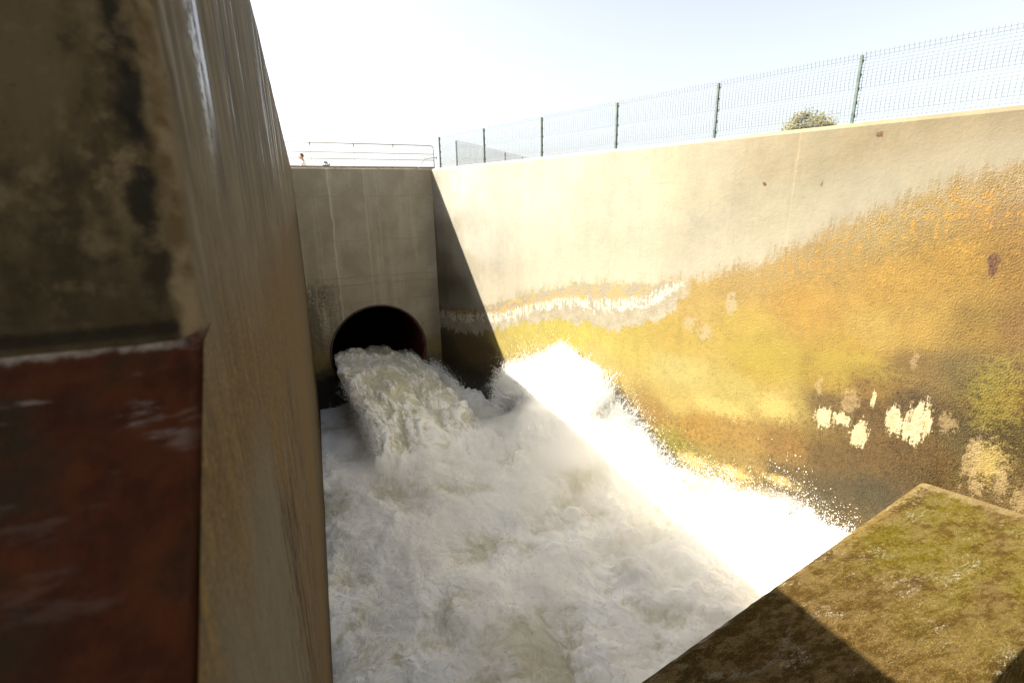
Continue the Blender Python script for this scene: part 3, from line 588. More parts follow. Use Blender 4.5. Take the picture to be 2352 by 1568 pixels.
# jet: closed tube along the flow
JT = [(-2.0, 2.33, -6.55, 1.80, .12), (-.8, 2.33, -6.45, 1.82, .2), (0, 2.36, -6.30, 1.84, .24), (.2, 2.48, -6.30, 1.80, .22), (.42, 2.68, -6.48, 1.74, .20), (.62, 2.90, -6.80, 1.74, .14), (.8, 3.05, -7.2, 1.85, .06), (1.0, 3.2, -7.9, 2.1, 0)]
def jet_at(t):                                     # centre x, top z, half width, left-up tilt, y
    p = np.array(JT); f = [np.interp(t, p[:, 0], p[:, k]) for k in range(1, 5)]
    y = 20.0-7.6*np.maximum(t, 0)+np.minimum(t, 0)*-1.0
    return f[0], f[1], f[2], f[3], y
def build_jet(mat):
    nt, na = 420, 420
    ts = np.concatenate([np.linspace(-2, -.02, 60), np.linspace(0, 1, nt-60)]); an = np.linspace(0, 2*np.pi, na, endpoint=False)
    tt, aa = np.meshgrid(ts, an, indexing='ij'); tt = tt.ravel(); aa = aa.ravel()
    cx, zt, w, tilt, y = jet_at(tt)
    ca, sa = np.cos(aa), np.sin(aa)
    e = .62
    lx = np.sign(ca)*np.abs(ca)**e
    up = sa > 0
    thick = np.interp(tt, [-2, 0, .45, 1], [1.3, 1.35, 1.1, .8])
    lz = np.where(up, .16*np.abs(sa)**.8, -thick*np.abs(sa)**.9)
    inside = sst(-tt, -.06, .02)                   # inside the pipe the tube keeps within the bore
    x = cx+w*lx; z = zt+lz-tilt*lx*1.3
    dz = np.clip(z-PC[2], -1.8, 1.8); lim = np.sqrt(np.maximum(1.80**2-dz**2, .02))
    x = np.where(tt < .03, PC[0]+np.clip(x-PC[0], -lim, lim), x)
    # turbulence: stretched along the flow, rougher downstream
    fl = y; g = .35+.65*sst(tt, .0, .5)
    wx = x+.35*fbm(x*.9, fl*.6, z*.9, 2); wf = fl+.4*fbm(x*.9+7, fl*.6, z*.9, 2)
    n1 = fbm(wx*.9, wf*.42, z*.7, 2); b1 = fbm(wx*1.6, wf*.55, z*1.5, 3, True, .5); b2 = fbm(wx*4.6, wf*1.7, z*4, 3, True, .55); b3 = fbm(wx*14, wf*6, z*12, 2, True, .6)
    d = g*(.34*n1+.44*(.34-b1)+.10*(b2-.3)+.014*(b3-.3))
    rim = np.clip(1-np.abs(sa), 0, 1)**2
    z = z+np.where(up, sst(-tt, -.12, .05)*(.42*n1+.34*(b1-.25)+.16*(b2-.3)+.06), 0)
    tear = g*rim*(.42*fbm(fl*.9, z*.5, x*0+lx*3, 3)+.26*fbm(fl*2.6, z*1.6, x*0+lx, 3)+.12*fbm(fl*8, z*4, lx, 2))
    x = x+np.where(tt > .03, lx*tear+.35*d*lx, 0); z = z+np.where(up, d, d*.5); y = y+.3*d*g
    foam = np.clip(.27+1.1*(b2-.30)+1.2*(.30-b1)+1.0*(b3-.3)+.30*rim+.25*sst(tt, .5, .9), 0, 1)
    ni = np.arange(len(ts)-1)[:, None]; nj = np.arange(na)[None, :]
    a = ni*na+nj; b = ni*na+(nj+1) % na
    q = np.stack([a, b, b+na, a+na], -1).reshape(-1, 4)
    me = np_mesh('water_jet', np.stack([x, y, z], 1), q, dict(foam=foam)); smooth(me)
    bm = bmesh.new(); bm.from_mesh(me); bmesh.ops.recalc_face_normals(bm, faces=bm.faces); bm.to_mesh(me); bm.free()
    o = link('water_jet', me, mat)
    return tag(o, 'thick white jet of water bursting from the round outlet pipe', None, None, 'structure')
def water_mat(name='foam_water'):
    m = Mat(name)
    f = m.attr('foam'); nB = m.noise(5, 7, .65); nC = m.noise(22, 6, .65); nF = m.noise(70, 4, .6)
    v = m.jag(m.jag(f, nB, .5), nC, .4)
    col = m.mix(m.ss(v, .10, .50), (.62,.59,.42), (.93,.91,.85))
    h = m.add(nC, m.mul(nF, .6))
    return m.pbr(col, m.ss(v, .2, .6, .3, .7), m.bump(h, .22, .02), spec=.25, Subsurface_Weight=.8, Subsurface_Radius=(1., .97, .88), Subsurface_Scale=.3)

# ------------------------------------------------------------------ SPRAY: drops and torn ligaments, one uncountable mass
OCT = np.array([[1,0,0],[-1,0,0],[0,1,0],[0,-1,0],[0,0,1],[0,0,-1]], float)
OCF = np.array([[0,2,4],[2,1,4],[1,3,4],[3,0,4],[2,0,5],[1,2,5],[3,1,5],[0,3,5]])
def drops(P, r, stretch=None):
    n = len(P); S = np.ones((n, 3)); 
    if stretch is not None: S = stretch
    V = P[:, None, :]+OCT[None]*(r[:, None]*S)[:, None, :]
    T = OCF[None]+(np.arange(n)*6)[:, None, None]
    return V.reshape(-1, 3), T.reshape(-1, 3)
def strands(P0, D, L, r0, seg=7, wob=.35):
    n = len(P0); pts = [P0]; d = D.copy(); step = (L/seg)[:, None]
    for k in range(seg):
        d = d+RNG.normal(size=d.shape)*wob; d[:, 2] -= .06; d /= np.linalg.norm(d, axis=1)[:, None]
        pts.append(pts[-1]+d*step)
    A = RNG.normal(size=(n, 3)); A -= D*np.sum(A*D, 1)[:, None]; A /= np.linalg.norm(A, axis=1)[:, None]; B = np.cross(D, A)
    V = []
    for k, p in enumerate(pts):
        rr = (r0*(1-.8*k/seg)*RNG.uniform(.5, 1.5, n))[:, None]
        for j in range(3):
            a = 2*np.pi*j/3; V.append(p+(A*math.cos(a)+B*math.sin(a))*rr)
    V = np.stack(V, 1); m = (seg+1)*3; Q = []
    for k in range(seg):
        for j in range(3): Q.append([k*3+j, k*3+(j+1) % 3, (k+1)*3+(j+1) % 3, (k+1)*3+j])
    Q = np.array(Q)[None]+(np.arange(n)*m)[:, None, None]
    return V.reshape(-1, 3), Q.reshape(-1, 4), np.stack(pts, 1)
def build_spray(mat):
    VV = []; TT = []; QQ = []; off = 0
    def addd(P, r, s=None):
        nonlocal off
        V, T = drops(P, r, s); VV.append(V); TT.append(T+off); off += len(V)
    def adds(*a, **k):
        nonlocal off
        V, Q, pts = strands(*a, **k); VV.append(V); QQ.append(Q+off); off += len(V); return pts
    U = RNG.uniform; N = RNG.normal
    def unit(v): return v/np.linalg.norm(v, axis=1)[:, None]
    # plume crown: radiate from the impact zone up, out and along the wall
    def crown(c, rad, n, ns, el, az, seed_r=.55, rr=(.004,.014), reach=1.5):
        a = U(az[0], az[1], n); e = np.arcsin(U(el[0], el[1], n)); d = np.stack([np.cos(e)*np.cos(a), np.cos(e)*np.sin(a), np.sin(e)], 1)
        dist = rad*(seed_r+np.abs(N(size=n))*.28*reach)
        P = np.array(c)+d*dist[:, None]*np.array([1, 1.25, 1])+N(size=(n, 3))*.05
        P[:, 0] = np.minimum(P[:, 0], XR(P[:, 1])-.03)
        addd(P, U(rr[0], rr[1], n)*np.clip(1.25-dist/rad*.35, .35, 1.2))
        a = U(az[0], az[1], ns); e = np.arcsin(U(el[0], el[1], ns)); d = np.stack([np.cos(e)*np.cos(a), np.cos(e)*np.sin(a), np.sin(e)], 1)
        P = np.array(c)+d*(rad*U(.55, 1.05, ns))[:, None]*np.array([1, 1.25, 1]); P[:, 0] = np.minimum(P[:, 0], XR(P[:, 1])-.05)
        dd = unit(d+N(size=d.shape)*.25)
        pts = adds(P, dd, U(.15, .6, ns), U(.006, .016, ns))
        tip = pts[:, -1]; k = np.repeat(tip, 4, 0)+N(size=(len(tip)*4, 3))*.06
        addd(k, U(.005, .014, len(k)))
    crown((6.75, 13.2, -6.3), 1.35, 22000, 2200, (-.1, 1), (-.6, 2.6))
    crown((7.45, 11.4, -6.8), 1.2, 14000, 1600, (-.1, 1), (-1.9, 1.0))
    crown((7.9, 10.3, -7.2), .75, 9000, 700, (-.1, 1), (-1.9, 1.0))
    crown((6.4, 14.7, -6.5), .9, 4000, 1100, (.0, 1), (.3, 3.0))
    crown((5.8, 14.2, -7.0), .8, 2600, 420, (0, 1), (.8, 3.4), rr=(.005, .012))
    # long torn sheets fanning up from the plume
    n = 2100; a = U(-.5, 1.5, n); y = U(11.2, 14.6, n); zc = np.interp(y, [10.6, 11.4, 13, 14.8, 15.4], [-6.8, -5.9, -5.35, -5.7, -6.2])
    xs_ = XR(y)-U(.1, 1.3, n); P = np.stack([xs_, y, water_base(xs_, y)+U(-.05, .55, n)], 1); d = unit(np.stack([U(-.2, .15, n), (y-13.4)*-.0+U(-.7, .5, n), U(.5, 1.1, n)], 1))
    pts = adds(P, d, U(.2, .9, n), U(.005, .019, n), wob=.24); pts[:, :, 0] = np.minimum(pts[:, :, 0], XR(pts[:, :, 1])-.02)
    k = np.repeat(pts[:, -3:].reshape(-1, 3), 3, 0)+N(size=(n*9, 3))*.05; addd(k, U(.004, .012, len(k)))
    for c, rd, n in (((6.9, 13.2, -5.6), .8, 14000), ((7.6, 11.3, -6.2), .75, 14000), ((7.95, 10.2, -6.8), .6, 10000), ((9.3, 6.3, -6.75), .45, 5000)):
        P = np.array(c)+N(size=(n, 3))*np.array([.35, 1.1, .8])*rd; P[:, 0] = np.minimum(P[:, 0], XR(P[:, 1])-.02); addd(P, U(.0015, .0042, n))
    # right flank and left toe of the jet
    def flank(side, n, ns, t0, t1):
        t = U(t0, t1, n); cx, zt, w, tl, y = jet_at(t)
        P = np.stack([cx+side*(w+np.abs(N(size=n))*.16), y+N(size=n)*.1, zt-side*tl*1.3+N(size=n)*.16+.06], 1); addd(P, U(.005, .014, n))
        t = U(t0, t1, ns); cx, zt, w, tl, y = jet_at(t)
        P = np.stack([cx+side*(w-.04+0*t), y, zt-side*tl*1.3+N(size=ns)*.10], 1)
        d = unit(np.stack([side*U(.3, 1, ns), -U(.1, .9, ns), U(-.2, .9, ns)], 1)); adds(P, d, U(.1, .4, ns), U(.006, .015, ns), wob=.5)
    flank(1, 5200, 900, .08, .75); flank(-1, 3600, 700, .35, .85)
    # ribbons lying on the foam and the jet top
    n = 5200; x = U(0, 1, n); y = 4.6+10.5*U(0, 1, n)**1.1; X = -.3+(XR(y)+.2)*x; P = np.stack([X, y, water_base(X, y)+U(.0, .28, n)], 1)
    d = unit(N(size=(n, 3))*np.array([1, 1, .45])); adds(P, d, U(.08, .35, n), U(.004, .011, n), wob=.55)
    n = 2200; t = U(.02, .8, n); cx, zt, w, tl, y = jet_at(t); l = U(-.95, .95, n)
    P = np.stack([cx+w*l, y, zt-tl*l*1.3+U(.10, .24, n)], 1); d = unit(np.stack([N(size=n)*.6, -np.ones(n), N(size=n)*.3], 1)); adds(P, d, U(.1, .45, n), U(.005, .013, n), wob=.4)
    # fine drops skipping over the whole surface
    n = 34000; y = 4.2+11*U(0, 1, n)**1.15; X = -.3+(XR(y)+.2)*U(0, 1, n); P = np.stack([X, y, water_base(X, y)+.05+np.abs(N(size=n))*.28], 1); addd(P, U(.002, .0065, n)*np.clip(y/7, .75, 1.4))
    # veil running down and bouncing along the right wall
    n = 5000; y = U(5.3, 10.6, n); zb = np.interp(y, [5.3, 7, 8.5, 10.6], [-6.9, -7.0, -7.05, -7.5]); P = np.stack([XR(y)-U(.02, .5, n), y, zb+np.abs(N(size=n))*.32], 1); addd(P, U(.004, .011, n))
    n = 420; y = 6.2+N(size=n)*.3; q_ = np.abs(N(size=n)); P = np.stack([XR(y)-U(.1, .6, n), y+q_*.25, -6.8+q_*.6], 1); addd(P, U(.003, .006, n)*RNG.choice([1, 1, 1, 1.8, 2.6], n), np.stack([U(.7, 1.2, n), U(.7, 1.2, n), U(.8, 1.6, n)], 1))
    n = 3200; y = np.round(U(7.8, 10.2, n)/.055)*.055+N(size=n)*.014; zb = np.interp(y, [7.8, 10.2], [-6.95, -7.35]); P = np.stack([XR(y)-.03+0*y, y, zb+U(0, .75, n)**1.3], 1); addd(P, U(.002, .005, n), np.tile([[.7, .7, 2.2]], (n, 1)))
    n = 700; y = U(5.4, 6.3, n); P = np.stack([XR(y)-U(.1, .8, n), y, -6.95+U(0, .25, n)], 1); d = unit(np.stack([-U(0, .6, n), -U(0, .8, n), U(.3, 1, n)], 1)); adds(P, d, U(.08, .3, n), U(.005, .012, n))
    n = 9000; y = U(6.0, 12.5, n); cl = fbm(y*1.3, y*0, y*0, 3); z0 = U(0, 1, n)
    xx = 5.7+N(size=n)*.55+cl*.8; P = np.stack([xx, y, water_base(xx, y)+.1+np.abs(N(size=n))*.34], 1); addd(P, U(.003, .010, n))
    # left corner splashes
    n = 900; y = 18.7+N(size=n)*.4; P = np.stack([.1+U(0, .8, n), y, -7.8+np.abs(N(size=n))*.14], 1); addd(P, U(.004, .011, n))
    me = np_mesh('spray', np.concatenate(VV), np.concatenate(QQ), None, np.concatenate(TT)); smooth(me)
    return tag(link('spray', me, mat), 'white drops and torn strands of spray flying above the foam', None, None, 'stuff')

def build_mist():
    m = Mat('mist'); v = m.t.nodes.new('ShaderNodeVolumePrincipled'); m.put(v.inputs['Color'], (.995,.99,.98)); v.inputs['Anisotropy'].default_value = .05
    n = m.noise(.75, 5, .6, m.vec((1, 1, 1.3))); m.put(v.inputs['Density'], m.op('MULTIPLY', m.ss(n, .40, .70, .06, .85), m.add(1., m.mul(m.ss(m.op('ABSOLUTE', m.add(m.xyz()[1], -11.5)), 3.5, .5), m.ss(m.xyz()[0], 3., 6., .3, 1.6)))))
    m.t.links.new(v.outputs[0], m.outn.inputs['Volume'])
    ny, nx = 70, 50; ys = np.linspace(3.6, 17.5, ny); u = np.linspace(.012, .985, nx)
    yy, uu = np.meshgrid(ys, u, indexing='ij'); yy = yy.ravel(); uu = uu.ravel(); xx = -.42+(XR(yy)+.42)*uu
    fade = sst(yy, 3.6, 4.6)*sst(-yy, -17.5, -13.5)*sst(uu, .0, .10)*sst(-uu, -1., -.93)
    top = water_base(xx, yy)+(.62+.45*fbm(xx*.6, yy*.6, xx*0, 3)+1.5*np.exp(-((xx-6.3)/1.2)**2-((yy-11)/2.0)**2)+.45*np.exp(-((xx-6.2)/1.6)**2-((yy-7.6)/1.6)**2)+.12*np.exp(-((xx-3)/1.4)**2-((yy-11.4)/1.3)**2))*fade+.02
    low = np.full_like(top, -8.3); n_ = len(xx)
    co = np.concatenate([np.stack([xx, yy, top], 1), np.stack([xx, yy, low], 1)]); q = grid_quads(ny, nx); Q = [q, q[:, ::-1]+n_]
    I = np.arange(n_).reshape(ny, nx)
    for e in (I[0], I[-1][::-1], I[::-1, 0], I[:, -1]): Q.append(np.stack([e[:-1], e[1:], e[1:]+n_, e[:-1]+n_], 1))
    me = np_mesh('mist', co, np.concatenate(Q)); smooth(me)
    bm = bmesh.new(); bm.from_mesh(me); bmesh.ops.recalc_face_normals(bm, faces=bm.faces); bm.to_mesh(me); bm.free()
    return tag(link('mist', me, m.m), 'fine white mist hanging over the churning foam', None, None, 'stuff')

# ------------------------------------------------------------------ RAILING, FENCES
def build_railing():
    steel = plain('galvanised_steel', (.30,.28,.26), .45, .7, .2, 14); light = plain('sunlit_tone_steel', (.66,.65,.62), .4, .3, .1, 14); brown = plain('brown_steel', (.20,.165,.135), .55, .2, .25, 9)  # post steel is paler than the rails, sunlight put into its colour
    r = empty('railing', back_pt(2.5, ZT, .12)); M = r.matrix_world.copy()
    tag(r, 'grey tubular guard railing with toe board on top of the outlet wall', 'railing')
    def P(s, z, d=.52): v = back_pt(s, z, d); return Vector(v)-r.location
    H = .90; e = 5.34
    bm = bmesh.new(); add_tube(bm, [P(-2.6, ZT+H), P(e-.14, ZT+H), P(e-.06, ZT+H-.02), P(e-.015, ZT+H-.06), P(e, ZT+H-.14), P(e, ZT)], .018, 12); bm_obj('top_rail', bm, steel, r, True)
    for z in (.58, .355):
        bm = bmesh.new(); add_tube(bm, [P(-2.6, ZT+z), P(e, ZT+z)], .012, 10); bm_obj('middle_rail', bm, steel, r, True)
    bm = bmesh.new(); add_box(bm, (0,0,0), (1,1,1))
    for v in bm.verts: v.co = P(-2.6+(e+2.58)*v.co.x, ZT+.002+.105*v.co.z, .535+.012*v.co.y)
    bm_obj('toe_board', bm, brown, r)
    for s in (-2.3, -.8, .75, 2.27, 3.74):
        bm = bmesh.new(); add_tube(bm, [P(s, ZT), P(s, ZT+H-.16), P(s, ZT+H-.02)], [.008, .008, .008], 8); p = bm_obj('post', bm, light, r, True)
        bm = bmesh.new(); add_tube(bm, [P(s, ZT+H-.13), P(s, ZT+H-.09), P(s, ZT+H-.01)], [.009, .018, .024], 10); bm_obj('bracket', bm, steel, p, True)
    # short stair handrail further back
    h = empty('handrail', tuple(at(975, 384, 22.5)*np.array([1,1,0])+np.array([0,0,ZG]))); tag(h, 'short sloping grey stair handrail behind the right end of the railing', 'handrail')
    q = [Vector(at(px, py, 22.5))-h.location for px, py in ((952,400),(962,384),(974.5,365.5),(990,363.5),(1004,361.5))]
    bm = bmesh.new(); add_tube(bm, q, .02, 10); bm_obj('rail', bm, steel, h, True)
    for px, py in ((996.5, 363), (1002, 362)):
        a = Vector(at(px, py, 22.5))-h.location; bm = bmesh.new(); add_tube(bm, [a, Vector((a.x, a.y, 0))], .016, 8); bm_obj('post', bm, steel, h, True)
def panel_mesh(L, H, nv, nh, fold):
    W = []; rw = .0034
    def prof(z):                                     # shallow V folds stiffen the panel
        o = 0
        for f in fold: o += max(0, 1-abs(z-f)/.05)*.03
        return o
    V = []; Q = []
    def wire(pts, ax):
        b0 = len(V)
        for p in pts:
            for k in range(4):
                a = math.pi/2*k+.785; V.append((p[0]+(rw*math.cos(a) if ax else 0), p[1]+rw*math.sin(a), p[2]+(0 if ax else rw*math.cos(a))))
        for i in range(len(pts)-1):
            for k in range(4): Q.append((b0+i*4+k, b0+i*4+(k+1) % 4, b0+i*4+4+(k+1) % 4, b0+i*4+4+k))
    zs = sorted({0, H+.035, *[f+d for f in fold for d in (-.05, 0, .05)]})
    for i in range(nv): wire([(L*(i+.5)/nv, prof(z), z) for z in zs], True)
    for j in range(nh):
        z = .02+(H-.02)*j/(nh-1)
        wire([(0, prof(z)+.005, z), (L, prof(z)+.005, z)], False)
    return np_mesh('mesh_panel', np.array(V), np.array(Q))
def build_fence(name, pts, H, label, group, wire, green, nv=40, nh=21):
    pts = [Vector(p) for p in pts]
    o = empty(name, pts[0]); tag(o, label, 'fence', group)
    d = (pts[1]-pts[0]); L = d.length; ang = math.atan2(d.y, d.x)
    bm = bmesh.new(); add_box(bm, (-.022, -.03, -.02), (.022, .03, H), .004)
    add_box(bm, (-.025, -.033, H), (.025, .033, H+.012), .003)
    for k in range(5): add_box(bm, (.022, .022, .1+k*(H-.2)/4), (.03, .04, .15+k*(H-.2)/4))
    pm = bpy.data.meshes.new('post'); bmesh.ops.recalc_face_normals(bm, faces=bm.faces); bm.to_mesh(pm); bm.free(); pm.materials.append(green)
    me = panel_mesh(L-.05, H, nv, nh, (H-.07, H*.5, .12)); me.materials.append(wire)
    for i, p in enumerate(pts):
        q = bpy.data.objects.new('post', pm); C.objects.link(q); q.parent = o; q.location = p-pts[0]; q.rotation_euler = (0,0,ang)
        if i < len(pts)-1:
            w = bpy.data.objects.new('mesh_panel', me); C.objects.link(w); w.parent = o
            e = pts[i+1]-p; w.location = p-pts[0]+e.normalized()*.025+Vector((0,0,.03)); w.rotation_euler = (0,0,math.atan2(e.y, e.x))
    return o

# ------------------------------------------------------------------ PERSON, CAMERA, TREE
def skin_mesh(name, verts, edges, radii, mat, parent, sub=2, root=0):
    me = bpy.data.meshes.new(name); me.from_pydata(verts, edges, []); o = link(name, me, mat, parent)
    o.modifiers.new('skin', 'SKIN').use_smooth_shade = True
    for i, r in enumerate(radii): me.skin_vertices[0].data[i].radius = (r, r) if not isinstance(r, tuple) else r
    me.skin_vertices[0].data[root].use_root = True
    s = o.modifiers.new('sub', 'SUBSURF'); s.levels = sub; s.render_levels = sub
    return o
def build_person(loc):
    skin = plain('skin', (.42,.24,.17), .5, 0, .12, 20, .02); shirt = plain('white_cotton', (.80,.80,.82), .8, 0, .05, 12, .2)
    trous = plain('dark_cloth', (.05,.055,.07), .85, 0, .2, 12); hair = plain('grey_hair', (.075,.06,.05), .7, 0, .4, 60, .5)
    o = empty('person', loc); tag(o, 'person in a white shirt with short dark grey hair standing behind the railing, turned left', 'person')
    # faces -X
    J = {'pel':(0,0,.93),'wa':(-.01,0,1.08),'ch':(-.02,0,1.28),'nb':(-.03,0,1.42),'nk':(-.05,0,1.49),'hd':(-.075,0,1.57),'hd2':(-.08,0,1.64),
         'shL':(-.02,-.17,1.38),'elL':(-.14,-.22,1.14),'wrL':(-.40,-.16,1.20),'paL':(-.47,-.14,1.215),'shR':(-.02,.17,1.38),'elR':(-.12,.22,1.14),'wrR':(-.36,.15,1.17),'paR':(-.43,.13,1.18),
         'hpL':(0,-.09,.88),'knL':(-.03,-.10,.49),'anL':(0,-.10,.09),'toL':(-.14,-.11,.035),'hpR':(0,.09,.88),'knR':(-.02,.10,.49),'anR':(.02,.10,.09),'toR':(-.12,.11,.035)}
    Rd = {'pel':.12,'wa':.11,'ch':.125,'nb':.075,'nk':.055,'hd':.078,'hd2':.075,'shL':.055,'elL':.04,'wrL':.027,'paL':(.036,.018),'shR':.055,'elR':.04,'wrR':.027,'paR':(.036,.018),
          'hpL':.08,'knL':.055,'anL':.04,'toL':.03,'hpR':.08,'knR':.055,'anR':.04,'toR':.03}
    E = [('pel','wa'),('wa','ch'),('ch','nb'),('nb','nk'),('nk','hd'),('hd','hd2'),('nb','shL'),('shL','elL'),('elL','wrL'),('wrL','paL'),('nb','shR'),('shR','elR'),('elR','wrR'),('wrR','paR'),
         ('pel','hpL'),('hpL','knL'),('knL','anL'),('anL','toL'),('pel','hpR'),('hpR','knR'),('knR','anR'),('anR','toR')]
    for s, sy in (('L', 1), ('R', -1)):
        px, py, pz = J['pa'+s]
        for k, (dy, ln) in enumerate(((-.03,.062),(-.01,.075),(.01,.07),(.03,.055))):
            J[f'f{s}{k}a'] = (px-.03, py+dy, pz+.004); J[f'f{s}{k}b'] = (px-.03-ln*.6, py+dy*1.1, pz-.006); J[f'f{s}{k}c'] = (px-.03-ln, py+dy*1.1, pz-.026)
            for q in 'abc': Rd[f'f{s}{k}{q}'] = .0085
            E += [('pa'+s, f'f{s}{k}a'), (f'f{s}{k}a', f'f{s}{k}b'), (f'f{s}{k}b', f'f{s}{k}c')]
        J[f't{s}a'] = (px+.005, py+sy*.045, pz+.005); J[f't{s}b'] = (px-.04, py+sy*.055, pz-.005); Rd[f't{s}a'] = .010; Rd[f't{s}b'] = .009
        E += [('pa'+s, f't{s}a'), (f't{s}a', f't{s}b')]
    ks = list(J); ix = {k: i for i, k in enumerate(ks)}
    skin_mesh('body', [J[k] for k in ks], [(ix[a], ix[b]) for a, b in E], [Rd[k] for k in ks], skin, o)
    def sub(names, edges, rr, name, mat):
        i2 = {k: i for i, k in enumerate(names)}
        skin_mesh(name, [J[k] for k in names], [(i2[a], i2[b]) for a, b in edges], rr, mat, o)
    sub(['pel','wa','ch','nb','shL','elL','shR','elR'], [('pel','wa'),('wa','ch'),('ch','nb'),('nb','shL'),('shL','elL'),('nb','shR'),('shR','elR')], [(.15,.13),(.14,.12),(.16,.135),(.10,.10),.078,.058,.078,.058], 'shirt', shirt)
    sub(['pel','hpL','knL','anL','hpR','knR','anR'], [('pel','hpL'),('hpL','knL'),('knL','anL'),('pel','hpR'),('hpR','knR'),('knR','anR')], [.135,.10,.075,.06,.10,.075,.06], 'trousers', trous)
    # head details
    bm = bmesh.new(); bmesh.ops.create_uvsphere(bm, u_segments=24, v_segments=16, radius=1)
    for v in list(bm.verts):
        v.co = Vector((-.06+v.co.x*.098, v.co.y*.082, 1.635+v.co.z*.095))
    kill = [v for v in bm.verts if v.co.x < -.095 and v.co.z < 1.665 or v.co.z < 1.56 or (v.co.z < 1.60 and v.co.x < -.03)]
    bmesh.ops.delete(bm, geom=kill, context='VERTS'); bm_obj('hair', bm, hair, o, True)
    bm = bmesh.new(); bmesh.ops.create_cone(bm, segments=8, radius1=.016, radius2=.006, depth=.05, cap_ends=True)
    bmesh.ops.transform(bm, matrix=Matrix.Translation((-.165, 0, 1.60)) @ Matrix.Rotation(-.5, 4, 'Y'), verts=bm.verts); bm_obj('nose', bm, skin, o, True)
    for sy in (-1, 1):
        bm = bmesh.new(); bmesh.ops.create_uvsphere(bm, u_segments=10, v_segments=8, radius=1)
        for v in bm.verts: v.co = Vector((-.06+v.co.x*.018, sy*.083+v.co.y*.008, 1.60+v.co.z*.03))
        bm_obj('ear', bm, skin, o, True)
        bm = bmesh.new(); bmesh.ops.create_uvsphere(bm, u_segments=10, v_segments=8, radius=.011, matrix=Matrix.Translation((-.146, sy*.03, 1.625))); bm_obj('eye', bm, hair, o, True)
    bm = bmesh.new(); add_box(bm, (-.152, -.024, 1.556), (-.140, .024, 1.564), .003); bm_obj('mouth', bm, plain('lips', (.30,.12,.10), .5), o, True)
def build_video_camera(loc):
    blk = plain('black_plastic', (.012,.012,.013), .5, 0, .3, 20); fur = plain('grey_fur', (.16,.15,.15), .95, 0, .5, 60, 1); gl = plain('lens_glass', (.01,.012,.02), .08)
    o = empty('video_camera', loc, R_(62)); tag(o, 'black video camera on a tripod behind the railing, right of the person', 'camera'); z = 1.06
    bm = bmesh.new(); add_box(bm, (-.15, -.055, z), (.13, .055, z+.13), .012); bm_obj('camera_body', bm, blk, o, True)
    bm = bmesh.new(); add_tube(bm, [(-.15,0,z+.07),(-.24,0,z+.07),(-.24,0,z+.07),(-.29,0,z+.07)], [.04,.04,.052,.052], 16); l = bm_obj('lens', bm, blk, o, True)
    bm = bmesh.new(); add_tube(bm, [(-.2905,0,z+.07),(-.293,0,z+.07)], .044, 16); bm_obj('glass', bm, gl, l)
    bm = bmesh.new(); add_tube(bm, [(-.11,0,z+.125),(-.10,0,z+.19),(.08,0,z+.19),(.10,0,z+.125)], .014, 10); bm_obj('top_handle', bm, blk, o, True)
    bm = bmesh.new(); add_tube(bm, [(-.10,.05,z+.215),(-.05,.05,z+.235),(.05,.05,z+.235),(.14,.05,z+.225),(.16,.05,z+.22)], [.02,.036,.038,.034,.015], 12); bm_obj('microphone', bm, fur, o, True)
    bm = bmesh.new(); add_tube(bm, [(.11,-.03,z+.12),(.20,-.03,z+.17)], [.022,.028], 12); bm_obj('viewfinder', bm, blk, o, True)
    bm = bmesh.new(); add_tube(bm, [(0,0,.75),(0,0,z-.04)], .02, 10); add_box(bm, (-.05,-.04,z-.045), (.05,.04,z-.001), .008); bm_obj('tripod_head', bm, blk, o, True)
    for k in range(3):
        a = 2*math.pi*k/3+.4; bm = bmesh.new(); add_tube(bm, [(0,0,.82),(.28*math.cos(a),.28*math.sin(a),.4),(.5*math.cos(a),.5*math.sin(a),0)], [.022,.018,.012], 8); bm_obj('tripod_leg', bm, blk, o, True)
